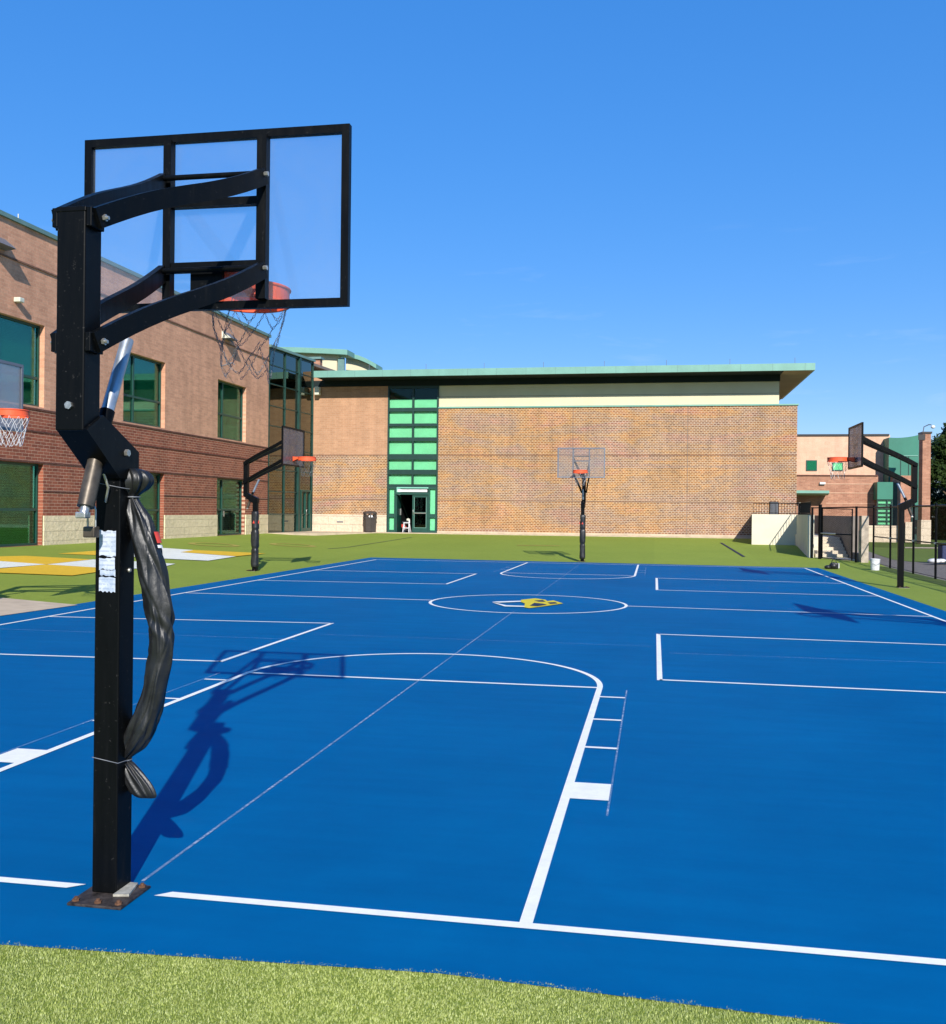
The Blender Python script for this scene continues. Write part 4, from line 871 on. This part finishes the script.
# --- cream building behind with stepped curved green roofs
bk = thing('cream_building', 'cream building with two curved green roof edges rising behind the gymnasium', 'building', (-25, 76, .5)); BV2 = 74.0
def curved(x0, y0, x1, y1, sag, depth, mat, wmat, vplane, thick):
    a, b = onv(x0, y0, vplane), onv(x1, y1, vplane); top = []
    for i in range(17):
        t = i / 16; top.append((a.x + (b.x - a.x) * t, a.z + (b.z - a.z) * t + sag * 4 * t * (1 - t)))
    pl = top + [(x, z - thick) for x, z in reversed(top)]; MB().prism(pl, vplane - .7, vplane + 1.2, 'y').build('curved_roof', mat, bk)
    MB().prism([(x, z - thick) for x, z in top[:-1]] + [(top[-2][0], .3), (top[0][0], .3)], vplane, vplane + 1.1, 'y').build('wall', wmat, bk)
curved(150, 352, 350, 351, .28, 12, MT['copper'], MT['cream'], BV2, .4); curved(346, 354.2, 378.5, 365.5, .22, 12, MT['copper'], MT['cream'], BV2 + 3, .34)
pz = onv(341, 362, BV2 - .05); MB().box(pz.x - .2, pz.x + .3, BV2 - .2, BV2, 6, pz.z + .3).build('downpipe', MT['coping'], bk)
p = onv(300, 359.5, 66); q = onv(320, 359.5, 66)
MB().box(p.x - 3, q.x, 66, 66.5, .5, p.z).build('brick_wall', MT['brickR'], bk); MB().box(p.x - 3.2, q.x + .12, 65.85, 66.6, p.z, p.z + .15).build('coping', MT['coping'], bk)

# --- right-hand wing beyond the fence
rw = thing('far_school_wing', 'distant peach and red brick school wing with green panels behind the fence', 'building', (16, 74, 0))
VA, VB, VC = 72.0, 70.0, 66.0
def bxv(x0, y0, x1, y1, v, dep, mat, name, par=None, z0=None, pv=None):
    a, b = onv(x0, y0, v), onv(x1, y1, v); return MB().box(a.x, b.x, v, v + dep, b.z if z0 is None else z0, a.z).build(name, mat, par or rw)
bxv(770, 435.3, 889, 530, VA, 12, MT['brickPink'], 'upper_wall', z0=-.1); bxv(770, 434.3, 889.3, 435.6, VA - .1, 12.3, MT['blackp'], 'coping')
bxv(770, 475.6, 877.5, 534, VB, 1.96, MT['brickR'], 'lower_wall', z0=-.1); bxv(770, 474.6, 878, 476, VB - .08, 2.0, MT['course'], 'coping')
for y in (483.5, 492.5, 503): bxv(826, y, 877, y + .9, VB - .02, .03, MT['brickPink'], 'pale_course')
bxv(820, 482.2, 825.5, 484.2, VB - .2, .25, MT['whitep'], 'wall_light')
a, b = onv(790, 490.5, VB), onv(825.8, 490.5, VB); c = onv(826, 495.5, VB)
MB().prism([(VB, a.z), (VB - 1.4, a.z - .02), (VB - 1.4, a.z - .2), (VB - .9, c.z), (VB, c.z)], a.x, b.x, 'x').build('awning', MT['copper'], rw)
for x0, x1, y0, y1, g in ((806.2, 817, 460.2, 470.8, MT['glass']), (832.2, 843, 462.5, 470.8, MT['glass_m'])):
    f = bxv(x0, y0, x1, y1, VA - .06, .05, MT['green'], 'window'); a, b = onv(x0, y0, VA), onv(x1, y1, VA)
    MB().box(a.x + .06, b.x - .06, VA - .075, VA - .062, b.z + .06, a.z - .06).build('glass', g, f); 
    MB().box(a.x + .06, b.x - .06, VA - .0615, VA - .0605, b.z + .06, a.z - .06).build('blind', MT['blind'], f)
# green clad stair volume with a sweeping top edge
a, b = onv(889, 437.5, VB + .4), onv(919, 434.8, VB + .4); base = onv(889, 477, VB + .4)
top = [(a.x + (b.x - a.x) * t, a.z - .25 * 4 * t * (1 - t) * .35 + (b.z - a.z) * t) for t in [i / 10 for i in range(11)]]
gv = MB().prism(top + [(b.x, -.1), (a.x, -.1)], VB + .4, VB + 9, 'y').build('green_cladding', MT['greenpanel'], rw)
for y in (455.3,): bxv(889.1, y, 918, y + .8, VB + .36, .05, MT['copper'], 'cladding_rail', gv)
for x in (900.5, 908.5): bxv(x, 456.5, x + .5, 475, VB + .37, .04, MT['darkgreen'], 'cladding_joint', gv)
# bay with mint glazing
a = onv(877.5, 482, VB - 1.2); b = onv(900, 482, VB - 1.2); bz = onv(885, 525, VB - 1.2).z; xm = onv(893, 482, VB - 1.2).x
bay = MB().box(a.x, xm, VB - 1.2, VB, onv(885, 499.8, VB - 1.2).z, a.z).build('bay', MT['greenpanel'], rw)
MB().box(xm, b.x, VB - .5, VB, bz, a.z).build('bay_return', MT['darkgreen'], bay)  # shade on the bay's right part put in as a darker green panel
zt = onv(885, 499.8, VB - 1.2).z; rows = 6
fb = MB(); 
for i in range(rows + 1):
    z = bz + (zt - bz) * i / rows; fb.box(a.x, xm, VB - 1.2, VB - 1.12, z - .03, z + .03)
for x in (a.x + .03, (a.x + xm) / 2 + .15, xm - .03): fb.box(x - .03, x + .03, VB - 1.19, VB - 1.13, bz + .03, zt - .03)
fb.build('window', MT['darkgreen'], bay); MB().box(a.x, xm, VB - 1.15, VB - 1.14, bz, zt).build('glass', MT['glass_m'], bay); MB().box(a.x, xm, VB - 1.05, VB - 1.04, bz, zt).build('blind', MT['blind_w'], bay)
bxv(866, 525.4, 901, 536, VB - 1.25, 1.2, MT['stoneG'], 'stone_base', z0=-.1)
bxv(892.5, 475.5, 912.5, 522, VB - .3, .6, MT['brickR'], 'wall', z0=1.0); bxv(905.5, 522, 912, 536, VB - .45, .3, MT['stoneG'], 'stone_base', z0=-.1)
dd = bxv(911.5, 505, 919.5, 537, VB - .4, .3, MT['darkgreen'], 'door', z0=-.05); a, b = onv(913, 520, VB - .42), onv(917, 534, VB - .42); MB().box(a.x, b.x, VB - .43, VB - .41, b.z, (a.z + b.z) / 2 - .1).box(a.x, b.x, VB - .43, VB - .41, (a.z + b.z) / 2, a.z).build('glass', MT['dark'], dd)
bxv(911.8, 486, 915, 497, VB - .35, .05, MT['amber'], 'banner')
# brick tower with a lamp on top
to = thing('brick_tower', 'slim brick tower with stone foot and roof lamp at the far right', 'tower', (20.6, VC + 1, 0))
a, b = onv(921.5, 433.6, VC), onv(930, 520, VC); l = onv(918.6, 433.6, VC)
MB().box(l.x + .25, b.x, VC, VC + .9, b.z, a.z).build('shaft', MT['brickR'], to); MB().box(l.x + .20, b.x + .05, VC - .05, VC + .95, -.1, b.z).build('stone_foot', MT['stoneG'], to); MB().box(l.x + .2, b.x + .06, VC - .06, VC + .96, a.z, a.z + .12).build('cap', MT['blackp'], to)
c = onv(926, 433, VC); e = onv(933, 430.5, VC)
MB().tube([(c.x - .1, VC + .3, a.z + .1), (c.x - .05, VC + .3, a.z + .45), (c.x + .2, VC + .2, a.z + .58), (e.x - .1, VC, a.z + .55)], .03, 6).build('lamp_arm', MT['frame_gray'], to); MB().ball((e.x, VC, a.z + .42), .14, 8, .8).build('lamp', MT['whitep'], to)
MB().box(b.x - .75, b.x - .35, VC - .08, VC - .01, a.z - .4, a.z - .05).build('louvre', MT['blackp'], to)

# ------------------------------------------------------------------ stairs, retaining walls, gate, fence
rt = thing('retaining_wall', 'cream rendered retaining wall with return beside the gym, left of the gate', 'wall', (5.6, 40, .2))
WT = 1.71
def slab(pts, z1, name, mat, par, z0=-.1):
    return MB().prism(pts, z0, z1, 'z').build(name, mat, par)
slab([(4.33, 46.0), (6.29, 46.0), (6.29, 46.25), (4.35, 46.25)], WT, 'front_wall', MT['cream_wall'], rt)
slab([(6.29, 46.25), (5.66, 38.5), (5.88, 38.5), (6.52, 46.25)], WT, 'return_wall', MT['cream_wall'], rt)
slab([(4.35, 46.26), (4.6, 46.26), (5.08, 51.45), (4.84, 51.45)], WT, 'side_wall', MT['cream_wall'], rt)
slab([(4.6, 46.26), (7.5, 46.26), (7.5, 51.4), (5.08, 51.4)], .84, 'landing', MT['stairc'], rt)
rr_ = thing('pier_wall', 'weathered concrete wall right of the stairs with a sunlit end pier', 'wall', (7.45, 40, 0))
slab([(7.17, 38.3), (7.42, 38.3), (7.62, 51.4), (7.505, 51.4)], 1.68, 'wall', MT['dark_conc'], rr_)
slab([(7.18, 36.9), (7.42, 36.9), (7.42, 38.3), (7.18, 38.3)], .35, 'low_kerb', MT['dark_conc'], rr_)
slab([(7.17, 36.5), (7.41, 36.5), (7.42, 36.9), (7.16, 36.9)], 1.70, 'end_pier', MT['pier'], rr_)
sr = thing('concrete_stairs', 'concrete steps climbing between the cream wall and the pier wall behind the gate', 'stairs', (6.4, 40, 0))
n = 6
for i in range(n):
    MB().box(6.0, 7.165, 38.9 + i * .34, 38.9 + n * .34 + 1.6 if i == n - 1 else 38.9 + (i + 1) * .34 + .02, -.1, .12 + (i + 1) * .12).build('step', MT['stairc'], sr)
MB().prism([(5.9, 38.5), (7.12, 36.95), (7.165, 38.89), (6.0, 38.89)], -.1, .12, 'z').build('bottom_slab', MT['stairc'], sr); MB().box(6.2, 7.3, 42.5, 46.25, -.1, .835).build('top_slab', MT['stairc'], sr)
# guard rail on top of the cream wall
gr = thing('guard_rail', 'black picket guard rail along the top of the cream wall', 'railing', (5.3, 46, WT))
RA, RB, RC = Vector((4.4, 46.12)), Vector((6.36, 46.12)), Vector((5.78, 38.7))
for zz, rr2 in ((WT + .5, .02), (WT + .06, .015)): MB().tube([(*RA, zz), (*RB, zz), (*RC, zz)], rr2, 6).build('rail', MT['black'], gr)
for i in range(17):
    q = RA.lerp(RB, i / 16); MB().tube([(*q, WT), (*q, WT + .5)], .009, 5).build('picket', MT['black'], gr)
for i in range(1, 27):
    q = RB.lerp(RC, i / 26); MB().tube([(*q, WT), (*q, WT + .5)], .009, 5).build('picket', MT['black'], gr)
a = onv(770, 501.5, 48); b = onv(778.5, 513, 48); ub = thing('utility_box', 'dark slatted utility box behind the railing above the cream wall', 'utility box', (a.x + .2, 48.3, .84))
MB().box(a.x, b.x, 48, 48.5, .84, a.z, .02).build('cabinet', MT['blackp'], ub); sl_ = MB()
for i in range(6): sl_.box(a.x + .03 + i * .06, a.x + .055 + i * .06, 47.985, 48.0, .9, a.z - .05)
sl_.build('slats', MT['frame_gray'], ub)
a = onv(800.5, 503, 47); b = onv(810, 513, 47); u2 = thing('utility_box', 'plain dark grey box behind the railing next to the gate post', 'utility box', (a.x + .2, 47.3, .84))
MB().box(a.x, b.x, 47, 47.5, .84, a.z, .02).build('cabinet', MT['soffit'], u2); MB().box(a.x - .04, a.x, 46.98, 47.5, .84, a.z + .02).build('side_trim', MT['fitting'], u2)
# chain-link mesh as real wires
def mesh_wires(mb, A, B, z0, z1, step=.075, w=.0032):
    A = Vector((*A, 0)); B = Vector((*B, 0)); ln = (B - A).length; d = (B - A).normalized(); h = z1 - z0; nrm = Vector((-d.y, d.x, 0))
    k = int((ln + h) / step)
    for sgn in (1, -1):
        for i in range(k):
            s0 = -h + i * step; pts = []
            t0, t1 = max(0, -s0), min(h, ln - s0)
            if t1 <= t0: continue
            def P(t, off): 
                s = s0 + t; s = s if sgn > 0 else ln - s
                return A + d * s + Vector((0, 0, z0 + t)) + nrm * (.002 * sgn) + Vector((0, 0, off))
            mb.quad(P(t0, -w), P(t1, -w), P(t1, w), P(t0, w))
    return mb
FU = 7.55
fe = thing('chain_link_fence', 'black chain-link fence running along the right side of the court', 'fence', (FU, 27, 0), 0)
posts = [15.9, 18.7, 21.4, 24.0, 26.4, 28.65, 31.0, 33.9, 36.4]
mw = MB()
for a, b in zip(posts, posts[1:]): mesh_wires(mw, (FU, a), (FU, b), .05, 1.98)
mw.build('wire_mesh', MT['black'], fe)
for v in posts: MB().tube([(FU, v, -.05), (FU, v, 2.03)], .032, 8).ball((FU, v, 2.04), .038, 8).build('post', MT['black'], fe)
MB().tube([(FU, posts[0], 2.0), (FU, posts[-1], 2.0)], .028, 8).build('top_rail', MT['black'], fe); MB().tube([(FU, posts[0], .98), (FU, posts[-1], .98)], .02, 8).build('mid_rail', MT['black'], fe); MB().tube([(FU, posts[0], .06), (FU, posts[-1], .06)], .01, 6).build('bottom_wire', MT['black'], fe)
for i, v in enumerate(posts[:-1]): MB().disc((FU - .0, v + .02, .98), .055, (0, 0, 1), .05, 8).build('clamp', MT['steel'], fe)
GA, GB = Vector((5.74, 38.25)), Vector((7.0, 36.42))
def gx(t, z): q = GA.lerp(GB, t); return (q.x, q.y, z)
ga = thing('gate', 'black chain-link gate closing the foot of the concrete stairs', 'gate', (6.4, 37.3, 0))
for t, r, z in ((.02, .04, 2.0), (.2, .062, 2.1), (.985, .04, 2.03)): MB().tube([gx(t, -.05), gx(t, z)], r, 8).build('post', MT['black'], ga)
gf = MB().tube([gx(.25, .14), gx(.9, .12), gx(.9, 1.93), gx(.25, 1.95)], .026, 8, False, True, True).tube([gx(.25, 1.03), gx(.9, 1.02)], .024, 8).build('gate_leaf', MT['black'], ga)
mesh_wires(MB(), gx(.25, 0)[:2], gx(.9, 0)[:2], .12, 1.92).build('wire_mesh', MT['black'], gf); MB().tube([gx(.18, 1.04), gx(.55, 1.03)], .03, 8).build('latch', MT['steel'], gf)
MB().tube([gx(.0, 1.97), gx(1, 2.0), (FU, 36.4, 2.0)], .022, 8).build('top_rail', MT['black'], ga)
# ------------------------------------------------------------------ ground beyond the fence
struct('long_grass_strip', MB().quad((6.95, 14, .004), (7.64, 14, .004), (7.64, 37.1, .004), (7.1, 37.1, .004)), MT['lawn_d'])
pp = [gnd(x, y, -.04) for x, y in ((868, 551), (880, 555.5), (893, 559.6), (910, 561.6), (946, 562.8), (1010, 564))]
struct('gravel_path', MB().poly([(7.68, 12, -.045), (24, 12, -.045)] + [(p.x, p.y, -.045) for p in pp[::-1]] + [(7.68, pp[0].y, -.045)]), MT['path'])
a = [gnd(x, y, -.04) for x, y in ((872, 552.5), (880, 555), (893, 559.2), (910, 561.2), (1010, 563), (1010, 549), (905, 548), (872, 547))]
struct('lawn_strip', MB().poly([(p.x, p.y, -.05) for p in a]), MT['lawn_l'])  # lighter green paints the sunlit band between tree shadows
a = [gnd(x, y, -.04) for x, y in ((905, 548.3), (1020, 549.6), (1020, 548.4), (905, 547.2))]; struct('kerb_line', MB().poly([(p.x, p.y, -.03) for p in a]), MT['concrete'])
# white sacks and a bin beyond the fence
g0 = gnd(949, 564, 0); sk = MB()
for i in range(5): sk.ball((g0.x - .5 + i * .28, g0.y + (i % 2) * .2, .1), .24 - .03 * (i % 3), 8, .38)
tag(sk.build('sandbag', MT['bucket']), 'low heap of white plastic sheeting on the path beyond the fence', 'plastic sheet')
g1 = gnd(949, 563, 0); bn = thing('wheeled_bin', 'dark bin at the right edge beyond the fence', 'bin', (g1.x, g1.y, 0)); MB().box(g1.x - .32, g1.x + .4, g1.y - .3, g1.y + .3, .06, .66, .04).build('bin_body', MT['blue_thing'], bn); MB().box(g1.x - .36, g1.x + .44, g1.y - .34, g1.y + .34, .66, .72, .02).build('lid', MT['blackp'], bn)
# bucket and black bag on the turf
g2 = gnd(875, 570.3, 0); bk2 = thing('bucket', 'white plastic bucket on the turf at the foot of the fence', 'bucket', (g2.x, g2.y, 0))
MB().tube([(g2.x, g2.y, .004), (g2.x, g2.y, .18), (g2.x, g2.y, .36)], [.125, .137, .148], 16, False).tube([(g2.x, g2.y, .335), (g2.x, g2.y, .36)], .155, 16, False).add([(g2.x + math.cos(i * math.pi / 8) * .14, g2.y + math.sin(i * math.pi / 8) * .14, .32) for i in range(16)], [tuple(range(16))]).build('bucket_body', MT['bucket'], bk2)
MB().tube([(g2.x - .15, g2.y, .33), (g2.x - .125, g2.y - .13, .23), (g2.x, g2.y - .165, .17), (g2.x + .125, g2.y - .13, .23), (g2.x + .15, g2.y, .33)], .005, 5).build('bail_handle', MT['frame_gray'], bk2)
g3 = gnd(832, 569.2, 0); bb = thing('black_bag', 'small black bag lying on the turf by the far court corner', 'bag', (g3.x, g3.y, 0))
MB().ball((g3.x + .06, g3.y + .1, .1), .14, 10, .85).ball((g3.x - .12, g3.y + .05, .06), .11, 10, .6).box(g3.x - .02, g3.x + .2, g3.y, g3.y + .2, .005, .2, .04).build('bag_body', MT['blackp'], bb); MB().tube([(g3.x, g3.y + .1, .2), (g3.x + .03, g3.y + .1, .3), (g3.x + .12, g3.y + .1, .3), (g3.x + .15, g3.y + .1, .2)], .012, 6).build('carry_strap', MT['blackp'], bb); MB().box(g3.x + .2, g3.x + .225, g3.y + .02, g3.y + .16, .03, .19, .006).build('pale_tag', MT['whitep'], bb)

# ------------------------------------------------------------------ trees at the far right
def tree(x, y, hgt, rad, seed, mat, label, n=9000, base=.22):
    rnd = random.Random(seed); root = thing('tree', label, 'tree', (x, y, -.05), 0, 'trees at the far right')
    tk = MB(); tk.tube([(x, y, -.1), (x + .1, y, hgt * .2), (x - .05, y + .1, hgt * .45), (x, y, hgt * .8)], [hgt * .035, hgt * .028, hgt * .018, .03], 8)
    cl = []
    for i in range(34):
        a = rnd.uniform(0, 6.283); h = rnd.uniform(base, .97); prof = math.sin(min(1, (h - base + .12) / (1.06 - base)) * math.pi) ** .6
        r = rad * prof * rnd.uniform(.35, .95); cl.append((Vector((x + math.cos(a) * r, y + math.sin(a) * r, hgt * h)), rad * rnd.uniform(.25, .45)))
    for c, r in cl[:16]: tk.tube([(x, y, max(hgt * .2, c.z - rad * .7)), (c.x * .6 + x * .4, c.y * .6 + y * .4, c.z - rad * .15), tuple(c)], [.09, .05, .02], 5)
    tk.build('trunk', MT['bark'], root); vs = []; fs = []
    for i in range(n):
        c, r = rnd.choice(cl); d = Vector((rnd.gauss(0, 1), rnd.gauss(0, 1), rnd.gauss(0, 1))).normalized() * r * rnd.random() ** .4; p = c + d
        s = rnd.uniform(.1, .22); ax = Vector((rnd.gauss(0, 1), rnd.gauss(0, 1), rnd.gauss(0, 1))).normalized(); bx_ = ax.orthogonal().normalized(); o = len(vs)
        vs += [p - ax * s, p + bx_ * s * .5, p + ax * s, p - bx_ * s * .5]; fs.append((o, o + 1, o + 2, o + 3))
    m = MB(); m.v = vs; m.f = fs; m.sm = [False] * len(fs); m.build('crown', mat, root)
a = onv(958, 520, 76); tree(a.x, 76, 8.0, 3.0, 11, MT['leaf'], 'dense dark green tree beside the brick tower at the right edge', 26000, .06)
a = onv(985, 520, 84); tree(a.x, 84, 9.0, 3.6, 12, MT['leaf2'], 'olive green tree beyond the dark tree, mostly outside the frame', 16000, .1)
hg = MB(); vs = []; fs = []; rnd = random.Random(9); a = onv(926, 533, 80); b = onv(1030, 533, 80)
for i in range(19000):
    p = Vector((rnd.uniform(a.x, b.x), 80 + rnd.uniform(-.6, .6), rnd.uniform(-.05, 3.6 + .6 * math.sin(i)))); s = rnd.uniform(.08, .16); ax = Vector((rnd.gauss(0, 1), rnd.gauss(0, 1), rnd.gauss(0, 1))).normalized(); bx_ = ax.orthogonal().normalized(); o = len(vs)
    vs += [p - ax * s, p + bx_ * s * .5, p + ax * s, p - bx_ * s * .5]; fs.append((o, o + 1, o + 2, o + 3))
hg.v = vs; hg.f = fs; hg.sm = [False] * len(fs); tag(hg.build('hedge', MT['leaf']), 'low dark hedge under the trees at the far right', 'hedge')

# ------------------------------------------------------------------ render settings
sc.view_settings.view_transform = 'Standard'; sc.view_settings.look = 'None'; sc.view_settings.gamma = 1; sc.view_settings.use_curve_mapping = False
sc.view_settings.exposure = .33
sc.cycles.max_bounces = 8; sc.cycles.transparent_max_bounces = 16; sc.cycles.use_denoising = True
